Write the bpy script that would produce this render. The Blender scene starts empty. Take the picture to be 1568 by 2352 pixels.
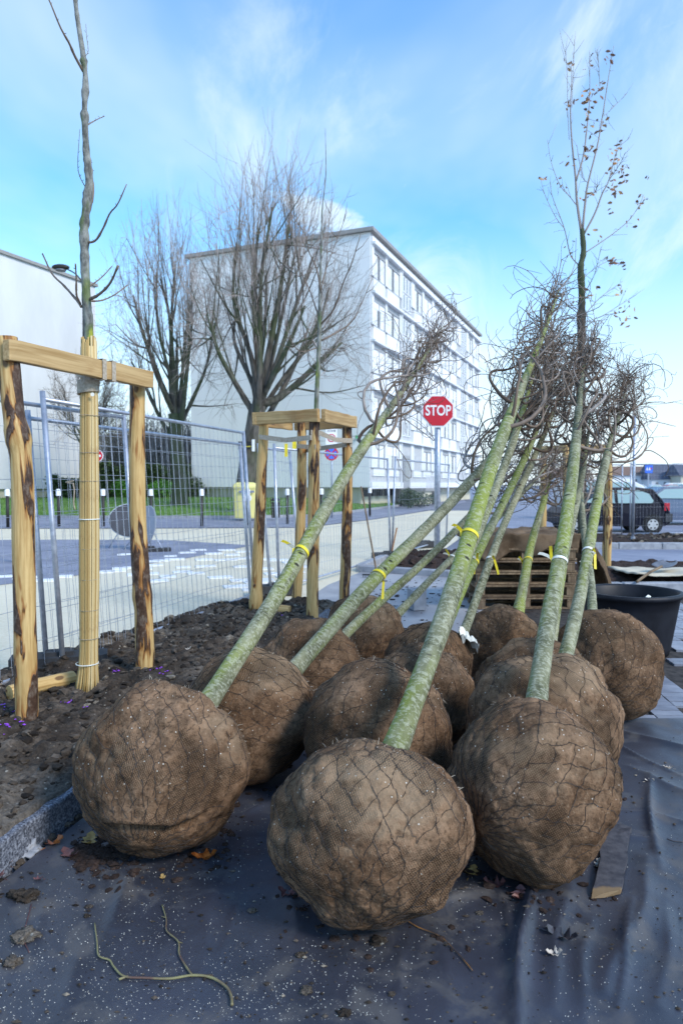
import bpy, math, random
import numpy as np
from mathutils import Vector, Matrix, kdtree
R = math.radians
scene = bpy.context.scene
# ------------------------------------------------------------------ camera
F = 1600.0; CX, CY = 784.0, 1176.0           # focal length and centre in units of a 1568 x 2352 picture
EYE = 1.5; PITCH = math.atan(64 / F)
cam_d = bpy.data.cameras.new('camera'); cam = bpy.data.objects.new('camera', cam_d)
scene.collection.objects.link(cam); scene.camera = cam
cam.location = (0, 0, EYE); cam.rotation_euler = (R(90) - PITCH, 0, 0)
cam_d.sensor_fit = 'VERTICAL'; cam_d.sensor_height = 36; cam_d.lens = 36 * F / 2352
cam_d.clip_start = 0.05; cam_d.clip_end = 2000
cam_d.dof.use_dof = True; cam_d.dof.focus_distance = 3.4; cam_d.dof.aperture_fstop = 3.6
# ------------------------------------------------------------------ sky and sun
SUN_AZ, SUN_EL = R(130), R(38)               # azimuth clockwise from +Y
sund = bpy.data.lights.new('sun', 'SUN'); sun = bpy.data.objects.new('sun', sund)
scene.collection.objects.link(sun)
sdir = Vector((math.sin(SUN_AZ) * math.cos(SUN_EL), math.cos(SUN_AZ) * math.cos(SUN_EL), math.sin(SUN_EL)))
sun.rotation_euler = sdir.to_track_quat('Z', 'Y').to_euler(); sun.location = sdir * 60
sund.energy = 1.5; sund.angle = R(16); sund.color = (1, 0.93, 0.83)
world = bpy.data.worlds.new('World'); scene.world = world; world.use_nodes = True
wn = world.node_tree.nodes; wl = world.node_tree.links; wn.clear()
def W(t, **k):
    n = wn.new(t)
    for a, b in k.items(): setattr(n, a, b)
    return n
wo = W('ShaderNodeOutputWorld'); wb = W('ShaderNodeBackground'); wb.inputs[1].default_value = 0.14
wl.new(wb.outputs[0], wo.inputs[0])
sky = W('ShaderNodeTexSky', sky_type='NISHITA', sun_disc=False, sun_elevation=SUN_EL, sun_rotation=SUN_AZ,
        air_density=1.0, dust_density=0.4, ozone_density=3.0)
hs = W('ShaderNodeHueSaturation'); hs.inputs['Saturation'].default_value = 1.12; hs.inputs['Value'].default_value = 1.15
tint = W('ShaderNodeMix', data_type='RGBA', blend_type='MULTIPLY'); tint.inputs[0].default_value = 1; tint.inputs[7].default_value = (0.78, 1.0, 1.06, 1)
wl.new(sky.outputs[0], tint.inputs[6]); wl.new(tint.outputs[2], hs.inputs['Color'])
tc = W('ShaderNodeTexCoord'); sp = W('ShaderNodeSeparateXYZ'); wl.new(tc.outputs['Generated'], sp.inputs[0])
def wm(op, a, b=0.0, c=None):
    n = W('ShaderNodeMath', operation=op)
    for i, v in enumerate((a, b) if c is None else (a, b, c)):
        if isinstance(v, (int, float)): n.inputs[i].default_value = v
        else: wl.new(v, n.inputs[i])
    return n.outputs[0]
den = wm('ADD', wm('MAXIMUM', sp.outputs[2], 0.0), 0.22)
cb = W('ShaderNodeCombineXYZ')
wl.new(wm('DIVIDE', sp.outputs[0], den), cb.inputs[0]); wl.new(wm('DIVIDE', sp.outputs[1], den), cb.inputs[1])
def wnoise(scale, detail, rough, dist, off, sc=(1, 1, 1), rot=0):
    mp = W('ShaderNodeMapping'); mp.inputs['Location'].default_value = off; mp.inputs['Scale'].default_value = sc
    mp.inputs['Rotation'].default_value = (0, 0, rot)
    wl.new(cb.outputs[0], mp.inputs[0])
    n = W('ShaderNodeTexNoise'); n.inputs['Scale'].default_value = scale; n.inputs['Detail'].default_value = detail
    n.inputs['Roughness'].default_value = rough; n.inputs['Distortion'].default_value = dist
    wl.new(mp.outputs[0], n.inputs[0]); return n.outputs[0]
def wramp(f, a, b):
    n = W('ShaderNodeMapRange', interpolation_type='SMOOTHSTEP'); n.inputs[1].default_value = a; n.inputs[2].default_value = b
    wl.new(f, n.inputs[0]); return n.outputs[0]
veil = wm('MULTIPLY', wramp(wnoise(0.9, 5, 0.55, 0.4, (3.1, 1.7, 0), (1, 0.6, 1), 0.6), 0.38, 0.75), 0.58)
wisp = wm('MULTIPLY', wramp(wnoise(2.6, 8, 0.62, 0.8, (7.3, 2.2, 0), (1, 0.38, 1), 0.9), 0.50, 0.74), 0.38)
puff = wm('MULTIPLY', wramp(wnoise(2.1, 7, 0.55, 0.3, (1.2, 5.15, 0)), 0.60, 0.70), 0.75)
lowc = wm('MULTIPLY', wramp(sp.outputs[2], 0.40, 0.02), 0.92)
cl = wm('MINIMUM', wm('ADD', wm('MAXIMUM', wm('MAXIMUM', veil, puff), lowc), wisp), 0.93)
cmix = W('ShaderNodeMix', data_type='RGBA'); wl.new(cl, cmix.inputs[0]); wl.new(hs.outputs[0], cmix.inputs[6])
cmix.inputs[7].default_value = (3.5, 4.0, 4.3, 1)
wl.new(cmix.outputs[2], wb.inputs[0])
scene.view_settings.view_transform = 'Standard'; scene.view_settings.look = 'None'
scene.view_settings.exposure = 1.05; scene.view_settings.gamma = 1; scene.view_settings.use_curve_mapping = False
scene.cycles.use_denoising = True
scene.cycles.max_bounces = 6; scene.cycles.transparent_max_bounces = 8
# ------------------------------------------------------------------ geometry helpers
cp, sp_ = math.cos(PITCH), math.sin(PITCH)
def at(px, py, Y):                           # picture point at depth Y
    u, v = (px - CX) / F, (CY - py) / F
    dy, dz = cp + v * sp_, -sp_ + v * cp
    return np.array([u * Y / dy, Y, EYE + dz * Y / dy])
def gp(px, py, z=0.0):                       # picture point on the level plane z
    u, v = (px - CX) / F, (CY - py) / F
    dy, dz = cp + v * sp_, -sp_ + v * cp
    k = (z - EYE) / dz
    return np.array([u * k, dy * k, z])
def proj(P):
    x, y, z = P[0], P[1], P[2] - EYE
    d = y * cp - z * sp_
    return CX + F * x / d, CY - F * (y * sp_ + z * cp) / d
def hsh(ix, iy, iz, seed):
    h = (ix.astype(np.uint32) * np.uint32(374761393) + iy.astype(np.uint32) * np.uint32(668265263)
         + iz.astype(np.uint32) * np.uint32(2147483647 ^ 0x5bd1e995) + np.uint32((seed * 974711 + 12345) & 0xffffffff))
    h = (h ^ (h >> np.uint32(13))) * np.uint32(1274126177)
    h = h ^ (h >> np.uint32(16)); h = h * np.uint32(2246822519); h = h ^ (h >> np.uint32(15))
    return h.astype(np.float64) / 4294967295.0
def vnoise(p, seed=0):                       # value noise in -1..1
    p = np.asarray(p, float); i = np.floor(p).astype(np.int64); f = p - i; f = f * f * (3 - 2 * f)
    i = (i + 100000).astype(np.int64); r = 0
    for a in (0, 1):
        for b in (0, 1):
            for c in (0, 1):
                w = (f[:, 0] if a else 1 - f[:, 0]) * (f[:, 1] if b else 1 - f[:, 1]) * (f[:, 2] if c else 1 - f[:, 2])
                r = r + w * hsh(i[:, 0] + a, i[:, 1] + b, i[:, 2] + c, seed)
    return r * 2 - 1
def fbm(p, o=4, seed=0, g=0.5):
    r = 0; a = 1; p = np.asarray(p, float)
    for k in range(o): r = r + a * vnoise(p * 2.0 ** k, seed + k * 17); a *= g
    return r
WL = {}
def wloc(o): return WL.get(o.name, np.zeros(3)) if o else np.zeros(3)
def link(o): scene.collection.objects.link(o); return o
def tag(o, label=None, cat=None, group=None, kind=None):
    for k, v in (('label', label), ('category', cat), ('group', group), ('kind', kind)):
        if v: o[k] = v
    return o
def thing(name, label, cat, loc=(0, 0, 0), group=None, rotz=0):
    o = link(bpy.data.objects.new(name, None)); o.location = loc; o.rotation_euler = (0, 0, rotz)
    o.empty_display_size = 0.1
    WL[o.name] = np.array(loc, float); return tag(o, label, cat, group)
class MB:
    def __init__(s): s.V = []; s.F = []; s.A = []; s.n = 0
    def add(s, v, f, a=None):
        v = np.asarray(v, float); s.V.append(v)
        for q in f: s.F.append([i + s.n for i in q])
        s.A.append(v if a is None else np.asarray(a, float)); s.n += len(v); return s
    def tube(s, pts, rad, n=6, cap=True, s0=0.0, bump=None):
        P = np.asarray(pts, float); m = len(P); rad = np.broadcast_to(np.asarray(rad, float), (m,))
        T = np.gradient(P, axis=0); T /= (np.linalg.norm(T, axis=1)[:, None] + 1e-12)
        ref = np.array([0, 0, 1.0]) if abs(T[0][2]) < 0.9 else np.array([1.0, 0, 0])
        N = np.empty_like(P); k = np.cross(T[0], ref); k /= np.linalg.norm(k)
        for i in range(m):
            k = k - T[i] * float(T[i] @ k); k = k / (math.sqrt(float(k @ k)) + 1e-12); N[i] = k
        B = np.cross(T, N)
        th = np.arange(n) * 2 * math.pi / n; c, d = np.cos(th), np.sin(th)
        S = np.concatenate([[0], np.cumsum(np.linalg.norm(np.diff(P, axis=0), axis=1))]) + s0
        a = np.empty((m, n, 3)); a[:, :, 0] = rad[:, None] * c; a[:, :, 1] = rad[:, None] * d; a[:, :, 2] = S[:, None]
        rr = np.broadcast_to(rad[:, None], (m, n))
        if bump is not None: rr = rr * bump(a.reshape(-1, 3)).reshape(m, n)
        v = P[:, None, :] + rr[:, :, None] * (N[:, None, :] * c[None, :, None] + B[:, None, :] * d[None, :, None])
        f = [(i * n + j, i * n + (j + 1) % n, (i + 1) * n + (j + 1) % n, (i + 1) * n + j) for i in range(m - 1) for j in range(n)]
        if cap: f += [tuple(range(n))[::-1], tuple((m - 1) * n + j for j in range(n))]
        return s.add(v.reshape(-1, 3), f, a.reshape(-1, 3))
    def box(s, c, size, rz=0.0, jit=0.0, rng=random):
        x, y, z = [q / 2 for q in size]; C, S = math.cos(rz), math.sin(rz); v = []
        for k in (-1, 1):
            for (a, b) in ((-1, -1), (1, -1), (1, 1), (-1, 1)):
                px, py = a * x + rng.uniform(-jit, jit), b * y + rng.uniform(-jit, jit)
                v.append((c[0] + px * C - py * S, c[1] + px * S + py * C, c[2] + k * z + rng.uniform(-jit, jit)))
        return s.add(v, [(3, 2, 1, 0), (4, 5, 6, 7), (0, 1, 5, 4), (1, 2, 6, 5), (2, 3, 7, 6), (3, 0, 4, 7)])
    def bar(s, a, b, w, h, up=(0, 0, 1), seg=1, jit=0.0, seed=0):
        a, b = np.asarray(a, float), np.asarray(b, float); t = b - a; L = np.linalg.norm(t); t = t / L
        u = np.asarray(up, float); u = u - t * (u @ t); u /= np.linalg.norm(u); r = np.cross(t, u); v = []; A = []
        for i in range(seg + 1):
            p = a + (b - a) * i / seg
            for (x, y) in ((-1, -1), (1, -1), (1, 1), (-1, 1)):
                v.append(p + r * x * w / 2 + u * y * h / 2); A.append((x * w / 2, y * h / 2, L * i / seg))
        v = np.array(v)
        if jit: v = v + np.stack([vnoise(v * 9 + k * 31, seed + k) for k in range(3)], 1) * jit
        f = [(3, 2, 1, 0)[::-1][::-1]]
        f = [(0, 1, 2, 3)[::-1], tuple(seg * 4 + k for k in (0, 1, 2, 3))]
        for i in range(seg):
            for j in range(4):
                f.append((i * 4 + j, i * 4 + (j + 1) % 4, (i + 1) * 4 + (j + 1) % 4, (i + 1) * 4 + j))
        return s.add(v, f, A)
    def disc(s, c, r, nrm, n=24, th=0.0, rx=None, a0=0.0):
        c = np.asarray(c, float); nrm = np.asarray(nrm, float); nrm = nrm / np.linalg.norm(nrm)
        u = np.array([0, 0, 1.0]) if abs(nrm[2]) < 0.9 else np.array([1.0, 0, 0]); u = u - nrm * (u @ nrm); u /= np.linalg.norm(u)
        w = np.cross(u, nrm); t = np.arange(n) * 2 * math.pi / n + a0
        ring = c + np.outer(np.cos(t) * (rx or r), w) + np.outer(np.sin(t) * r, u)
        if th == 0: return s.add(ring, [tuple(range(n))])
        v = np.concatenate([ring + nrm * th / 2, ring - nrm * th / 2])
        f = [tuple(range(n)), tuple(range(2 * n - 1, n - 1, -1))] + [(j, n + j, n + (j + 1) % n, (j + 1) % n) for j in range(n)]
        return s.add(v, f)
    def grid(s, X, Y, Z, mask=None):
        m, n = X.shape; v = np.stack([X, Y, Z], 2).reshape(-1, 3)
        f = [(i * n + j, i * n + j + 1, (i + 1) * n + j + 1, (i + 1) * n + j) for i in range(m - 1) for j in range(n - 1)
             if mask is None or mask[i, j]]
        return s.add(v, f)
    def poly(s, pts, h=0.0):                 # level polygon, extruded down by h
        P = np.asarray(pts, float); n = len(P)
        if not h: return s.add(P, [tuple(range(n))])
        Q = P.copy(); Q[:, 2] -= h
        return s.add(np.concatenate([P, Q]), [tuple(range(n)), tuple(range(2 * n - 1, n - 1, -1))] +
                     [(j, n + j, n + (j + 1) % n, (j + 1) % n) for j in range(n)])
    def mesh(s, name, off=(0, 0, 0), smooth=False, attr=False):
        V = np.concatenate(s.V) - np.asarray(off, float); me = bpy.data.meshes.new(name)
        me.from_pydata(V.tolist(), [], s.F)
        if attr:
            at_ = me.attributes.new('axc', 'FLOAT_VECTOR', 'POINT'); at_.data.foreach_set('vector', np.concatenate(s.A).astype(np.float32).ravel())
        if smooth: me.polygons.foreach_set('use_smooth', np.ones(len(me.polygons), bool))
        me.update(); return me
    def build(s, name, m, parent=None, smooth=False, attr=True, origin=None, local=False, fix=False):
        off = np.zeros(3) if local else (wloc(parent) if parent else (np.zeros(3) if origin is None else np.asarray(origin, float)))
        me = s.mesh(name, off, smooth, attr)
        if fix:
            import bmesh
            bm = bmesh.new(); bm.from_mesh(me); bmesh.ops.recalc_face_normals(bm, faces=bm.faces); bm.to_mesh(me); bm.free()
        o = link(bpy.data.objects.new(name, me)); me.materials.append(m)
        if parent: o.parent = parent
        else: o.location = off
        WL[o.name] = off.copy(); return o
def inst(name, me, parent=None, loc=(0, 0, 0), rot=(0, 0, 0), scale=(1, 1, 1)):
    o = link(bpy.data.objects.new(name, me)); o.location = loc; o.rotation_euler = rot; o.scale = scale
    if parent: o.parent = parent
    WL[o.name] = np.array(loc, float); return o
def spline(P, n):                            # Catmull-Rom through points
    P = np.asarray(P, float)
    if len(P) == 2: return P[0] + (P[1] - P[0]) * np.linspace(0, 1, n)[:, None]
    Q = np.concatenate([[2 * P[0] - P[1]], P, [2 * P[-1] - P[-2]]]); m = len(P) - 1
    t = np.linspace(0, m - 1e-9, n); k = t.astype(int); u = (t - k)[:, None]
    a, b, c, d = Q[k], Q[k + 1], Q[k + 2], Q[k + 3]
    return 0.5 * (2 * b + (c - a) * u + (2 * a - 5 * b + 4 * c - d) * u ** 2 + (3 * b - a - 3 * c + d) * u ** 3)
# ------------------------------------------------------------------ material helpers
class NT:
    def __init__(s, name, rough=0.7, spec=0.3):
        s.m = bpy.data.materials.new(name); s.m.use_nodes = True; s.t = s.m.node_tree; s.n = s.t.nodes; s.l = s.t.links
        s.b = s.n['Principled BSDF']; s.b.inputs['Roughness'].default_value = rough; s.b.inputs['Specular IOR Level'].default_value = spec
        s.oi = None
    def lk(s, a, sock):
        if isinstance(a, (int, float)): sock.default_value = a
        elif isinstance(a, tuple): sock.default_value = a if len(a) != 3 or sock.type == 'VECTOR' else (*a, 1)
        else: s.l.new(a, sock)
    def co(s, kind='obj', scale=(1, 1, 1), rot=(0, 0, 0)):
        if kind == 'ax': n = s.n.new('ShaderNodeAttribute'); n.attribute_name = 'axc'; o = n.outputs['Vector']
        elif kind == 'geo': o = s.n.new('ShaderNodeNewGeometry').outputs['Position']
        else: o = s.n.new('ShaderNodeTexCoord').outputs['Object']
        mp = s.n.new('ShaderNodeMapping'); mp.inputs['Scale'].default_value = scale; mp.inputs['Rotation'].default_value = rot; s.l.new(o, mp.inputs[0])
        return mp.outputs[0]
    def rnd(s):
        if not s.oi: s.oi = s.n.new('ShaderNodeObjectInfo')
        return s.math('MULTIPLY', s.oi.outputs['Random'], 40.0)
    def noise(s, co, scale, detail=4, rough=0.55, dist=0.0, rnd=True):
        n = s.n.new('ShaderNodeTexNoise'); n.noise_dimensions = '4D' if rnd else '3D'; s.lk(co, n.inputs['Vector'])
        n.inputs['Scale'].default_value = scale; n.inputs['Detail'].default_value = detail
        n.inputs['Roughness'].default_value = rough; n.inputs['Distortion'].default_value = dist
        if rnd: s.lk(s.rnd(), n.inputs['W'])
        return n.outputs[0]
    def vor(s, co, scale, feat='F1', out='Distance', rand=1.0):
        n = s.n.new('ShaderNodeTexVoronoi'); n.feature = feat; s.lk(co, n.inputs['Vector']); n.inputs['Scale'].default_value = scale
        n.inputs['Randomness'].default_value = rand; return n.outputs[out]
    def wave(s, co, scale, dist=0.0, axis='X', dscale=1.0):
        n = s.n.new('ShaderNodeTexWave'); n.bands_direction = axis; s.lk(co, n.inputs['Vector']); n.inputs['Scale'].default_value = scale
        n.inputs['Distortion'].default_value = dist; n.inputs['Detail'].default_value = 2; n.inputs['Detail Scale'].default_value = dscale
        return n.outputs['Fac']
    def math(s, op, a, b=0.0):
        n = s.n.new('ShaderNodeMath'); n.operation = op; s.lk(a, n.inputs[0]); s.lk(b, n.inputs[1]); return n.outputs[0]
    def step(s, f, a, b, lo=0.0, hi=1.0):
        n = s.n.new('ShaderNodeMapRange'); n.interpolation_type = 'SMOOTHSTEP'; s.lk(f, n.inputs[0])
        for i, v in enumerate((a, b, lo, hi)): n.inputs[i + 1].default_value = v
        return n.outputs[0]
    def mix(s, f, a, b, mode='MIX'):
        n = s.n.new('ShaderNodeMix'); n.data_type = 'RGBA'; n.blend_type = mode
        s.lk(f, n.inputs[0]); s.lk(a, n.inputs[6]); s.lk(b, n.inputs[7]); return n.outputs[2]
    def ramp(s, f, stops):
        n = s.n.new('ShaderNodeValToRGB'); s.lk(f, n.inputs[0]); e = n.color_ramp.elements
        while len(e) < len(stops): e.new(0.5)
        for i, (p, c) in enumerate(stops): e[i].position = p; e[i].color = (*c, 1)
        return n.outputs[0]
    def bump(s, h, strength=0.5, dist=0.01):
        n = s.n.new('ShaderNodeBump'); n.inputs['Strength'].default_value = strength; n.inputs['Distance'].default_value = dist
        s.lk(h, n.inputs['Height']); s.l.new(n.outputs[0], s.b.inputs['Normal']); return s
    def col(s, c): s.lk(c, s.b.inputs['Base Color']); return s
    def rough(s, r): s.lk(r, s.b.inputs['Roughness']); return s
def plain(name, c, rough=0.6, metal=0.0, var=0.12, scale=6.0, spec=0.4):
    t = NT(name, rough, spec); t.b.inputs['Metallic'].default_value = metal
    f = t.noise(t.co('obj'), scale, 5)
    t.col(t.mix(t.step(f, 0.3, 0.7), tuple(v * (1 - var) for v in c), tuple(min(1, v * (1 + var)) for v in c)))
    t.rough(t.step(f, 0.2, 0.8, rough - 0.06, rough + 0.06)); return t.m
# ------------------------------------------------------------------ materials
MT = {}
t = NT('asphalt', 0.75); f = t.noise(t.co('geo'), 0.35, 6); g = t.noise(t.co('geo'), 60, 3)
t.col(t.mix(t.step(f, 0.35, 0.7), (0.13, 0.14, 0.18), (0.19, 0.20, 0.25))).bump(g, 0.3, 0.004); MT['asphalt'] = t.m
t = NT('cream_resin_paving', 0.62); f = t.noise(t.co('geo'), 0.5, 6, 0.6); g = t.noise(t.co('geo'), 40, 3)
c = t.ramp(f, [(0.25, (0.50, 0.43, 0.31)), (0.5, (0.66, 0.57, 0.41)), (0.75, (0.72, 0.65, 0.50))])
t.col(t.mix(t.step(g, 0.35, 0.7), c, (0.74, 0.67, 0.52))).bump(g, 0.2, 0.004); MT['cream'] = t.m
t = NT('grey_paving', 0.6); f = t.noise(t.co('geo'), 1.2, 6, 0.6); g = t.noise(t.co('geo'), 55, 3)
t.col(t.mix(t.step(f, 0.3, 0.7), (0.17, 0.18, 0.24), (0.27, 0.28, 0.35))).bump(g, 0.25, 0.004); MT['greypave'] = t.m
t = NT('concrete', 0.5); f = t.noise(t.co('geo'), 1.7, 7, 0.62); g = t.noise(t.co('geo'), 30, 4)
c = t.ramp(f, [(0.3, (0.19, 0.19, 0.21)), (0.5, (0.32, 0.32, 0.34)), (0.7, (0.42, 0.42, 0.43))])
t.col(t.mix(t.step(g, 0.62, 0.72, 0, 0.6), c, (0.1, 0.08, 0.06))); t.rough(t.step(f, 0.35, 0.6, 0.35, 0.7)).bump(g, 0.2, 0.004); MT['concrete'] = t.m
MT['whitepave'] = plain('white_paint', (0.8, 0.8, 0.8), 0.55, var=0.06, scale=9)
t = NT('soil', 0.9, 0.2); f = t.noise(t.co('geo'), 5, 6, 0.65); g = t.noise(t.co('geo'), 45, 5, 0.7)
c = t.ramp(f, [(0.3, (0.024, 0.018, 0.014)), (0.5, (0.088, 0.067, 0.051)), (0.7, (0.22, 0.175, 0.138))])
c = t.mix(t.step(t.noise(t.co('geo'), 1.1, 3), 0.45, 0.62), c, t.mix(0.5, c, (0.36, 0.31, 0.255)))
c = t.mix(t.step(g, 0.35, 0.65, 0.55, 0), c, (0.012, 0.01, 0.009))  # hollows of the fine grain go near black: crevice shade painted into the colour
sv = t.vor(t.co('geo'), 38, out='Color'); sd = t.vor(t.co('geo'), 38)
sm = t.math('MULTIPLY', t.step(sv, 0.80, 0.83), t.step(sd, 0.30, 0.16)); c = t.mix(sm, c, (0.42, 0.38, 0.32))
t.col(c).bump(t.math('ADD', f, g), 1.0, 0.03); MT['soil'] = t.m
t = NT('soil_clod', 0.9, 0.2); f = t.noise(t.co('geo'), 26, 5, 0.65); r = t.n.new('ShaderNodeNewGeometry').outputs['Random Per Island']
c = t.ramp(r, [(0.0, (0.02, 0.015, 0.012)), (0.5, (0.075, 0.058, 0.044)), (0.88, (0.15, 0.12, 0.095)), (1.0, (0.32, 0.27, 0.21))])
t.col(t.mix(t.step(f, 0.35, 0.65), t.mix(0.6, c, (0.01, 0.008, 0.007)), c)).bump(f, 0.8, 0.01); MT['clod'] = t.m
t = NT('dark_compost', 0.9, 0.2); f = t.noise(t.co('geo'), 22, 6, 0.7)
t.col(t.ramp(f, [(0.3, (0.014, 0.009, 0.008)), (0.55, (0.05, 0.032, 0.026)), (0.72, (0.11, 0.075, 0.06))])).bump(f, 1.0, 0.03); MT['compost'] = t.m
t = NT('granite', 0.7); v = t.noise(t.co('geo'), 95, 3, 0.7); f = t.noise(t.co('geo'), 6, 4)
c = t.ramp(v, [(0.36, (0.025, 0.028, 0.04)), (0.47, (0.10, 0.11, 0.14)), (0.6, (0.24, 0.26, 0.31)), (0.72, (0.42, 0.44, 0.5))])
t.col(t.mix(t.step(f, 0.4, 0.8, 0, 0.4), c, (0.07, 0.065, 0.06))).bump(v, 0.4, 0.004); MT['granite'] = t.m
t = NT('concrete_kerb', 0.75); f = t.noise(t.co('geo'), 7, 6); t.col(t.mix(t.step(f, 0.3, 0.7), (0.22, 0.23, 0.26), (0.36, 0.37, 0.4))).bump(f, 0.3, 0.01); MT['kerb'] = t.m
# woven geotextile: black polypropylene with a slate sheen, dusted with dried mud
t = NT('geotextile', 0.5, 0.7); f = t.noise(t.co('geo'), 2.4, 6, 0.6); d = t.noise(t.co('geo'), 5.5, 6, 0.62, 0.5); g = t.noise(t.co('geo'), 120, 2)
c = t.mix(t.step(f, 0.3, 0.7), (0.019, 0.020, 0.028), (0.046, 0.048, 0.066))
c = t.mix(t.step(d, 0.50, 0.66, 0, 0.7), c, (0.095, 0.085, 0.078))
c = t.mix(t.step(t.noise(t.co('geo'), 9, 5, 0.65), 0.66, 0.76, 0, 0.75), c, (0.20, 0.17, 0.13))
wv = t.math('ADD', t.wave(t.co('geo'), 210, 0, 'X'), t.wave(t.co('geo'), 210, 0, 'Y'))
c = t.mix(t.step(wv, 0.4, 1.6, 0.14, 0), c, (0.02, 0.02, 0.03))
t.col(c); t.rough(t.step(d, 0.4, 0.7, 0.36, 0.66)).bump(t.math('ADD', t.math('MULTIPLY', wv, 0.12), g), 0.18, 0.004); t.b.inputs['Sheen Weight'].default_value = .10; t.b.inputs['Sheen Roughness'].default_value = .45; t.b.inputs['Sheen Tint'].default_value = (.75, .82, 1, 1); MT['tarp'] = t.m
t = NT('paver_concrete', 0.45, 0.5); f = t.noise(t.co('geo'), 9, 5); q = t.step(t.rnd(), 0, 40)
t.col(t.mix(q, t.mix(t.step(f, 0.3, 0.7), (0.16, 0.17, 0.21), (0.24, 0.25, 0.30)), t.mix(t.step(f, 0.3, 0.7), (0.22, 0.23, 0.28), (0.32, 0.33, 0.38)))).bump(f, 0.3, 0.006); MT['paver'] = t.m
t = NT('joint_sand', 0.95); f = t.noise(t.co('geo'), 14, 5); t.col(t.mix(t.step(f, 0.3, 0.7), (0.022, 0.02, 0.02), (0.075, 0.065, 0.06))).bump(f, 0.6, 0.01); MT['joint'] = t.m
t = NT('grass', 0.75); f = t.noise(t.co('geo'), 0.9, 5); g = t.noise(t.co('geo'), 9, 4)
c = t.mix(t.step(f, 0.35, 0.65), (0.07, 0.15, 0.025), (0.13, 0.25, 0.045)); c = t.mix(t.step(g, 0.60, 0.68, 0, 0.75), c, (0.15, 0.10, 0.06))
t.col(c).bump(g, 0.8, 0.08); MT['grass'] = t.m
t = NT('grass_blades', 0.7); r = t.n.new('ShaderNodeNewGeometry').outputs['Random Per Island']
t.col(t.ramp(r, [(0, (0.06, 0.14, 0.025)), (0.7, (0.13, 0.26, 0.045)), (1, (0.20, 0.28, 0.08))])); MT['blade'] = t.m
# nursery bark: grey green and smooth, pale lichen flakes, algae on one side, dark lenticels
def bark_mat(name, green=0.5, pale=0.5):
    t = NT(name, 0.75, 0.25); ax = t.co('ax'); f = t.noise(t.co('ax', (1, 1, 0.35)), 14, 4, 0.6)
    fl = t.noise(t.co('ax', (.8, .8, 1.3)), 58, 6, 0.68, 0.4); lg = t.noise(t.co('ax', (1, 1, 0.16)), 7, 3, 0.55)
    c = t.mix(t.step(f, 0.35, 0.66), (0.095, 0.10, 0.052), (0.26, 0.255, 0.155))
    c = t.mix(t.step(lg, 0.56 - 0.22 * green, 0.76 - 0.22 * green, 0, 0.85), c, (0.235, 0.275, 0.04))
    c = t.mix(t.step(fl, 0.55 - 0.13 * pale, 0.66 - 0.13 * pale, 0, 0.5), c, (0.47, 0.47, 0.36))
    lv = t.noise(t.co('ax', (0.35, 0.35, 1.6)), 42, 3, 0.6); c = t.mix(t.step(lv, 0.60, 0.68, 0, 0.7), c, (0.045, 0.045, 0.03))
    kn = t.vor(t.co('ax', (.8, .8, 1.7)), 6.5); kc = t.vor(t.co('ax', (.8, .8, 1.7)), 6.5, out='Color')
    km = t.math('MULTIPLY', t.step(kn, 0.13, 0.06), t.step(kc, 0.50, 0.54)); c = t.mix(km, c, (0.03, 0.028, 0.018))
    t.col(c).bump(t.math('SUBTRACT', t.math('ADD', fl, lv), km), 0.5, 0.006); return t.m
MT['bark'] = bark_mat('nursery_bark', 0.45, 0.6); MT['bark_green'] = bark_mat('nursery_bark_algae', 0.85, 0.5); MT['bark_grey'] = bark_mat('nursery_bark_grey', 0.1, 0.7)
MT['bark_lichen'] = bark_mat('bark_lichen', 1.0, 0.25)
t = NT('bound_twigs', 0.6, 0.35); r = t.n.new('ShaderNodeNewGeometry').outputs['Random Per Island']; f = t.noise(t.co('ax', (1, 1, 0.5)), 30, 3)
c = t.ramp(r, [(0, (0.08, 0.05, 0.03)), (0.45, (0.19, 0.13, 0.088)), (0.8, (0.31, 0.25, 0.21)), (1, (0.44, 0.40, 0.38))])
t.col(t.mix(t.step(f, 0.35, 0.7), t.mix(0.4, c, (0.05, 0.035, 0.022)), c)); MT['twig'] = t.m
t = NT('street_tree_bark', 0.85, 0.2); f = t.noise(t.co('geo', (1, 1, 0.3)), 6, 5); q = t.noise(t.co('geo'), 0.5, 3)
c = t.mix(t.step(f, 0.35, 0.65), (0.05, 0.045, 0.038), (0.14, 0.125, 0.11)); t.col(t.mix(t.step(q, 0.42, 0.62, 0, 0.7), c, (0.06, 0.085, 0.035))).bump(f, 0.6, 0.03); MT['oldbark'] = t.m
t = NT('bare_spray', 0.8, 0.2); r = t.n.new('ShaderNodeNewGeometry').outputs['Random Per Island']
t.col(t.ramp(r, [(0, (0.16, 0.14, 0.105)), (0.5, (0.30, 0.25, 0.22)), (1, (0.45, 0.38, 0.36))])); MT['spray'] = t.m
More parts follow.
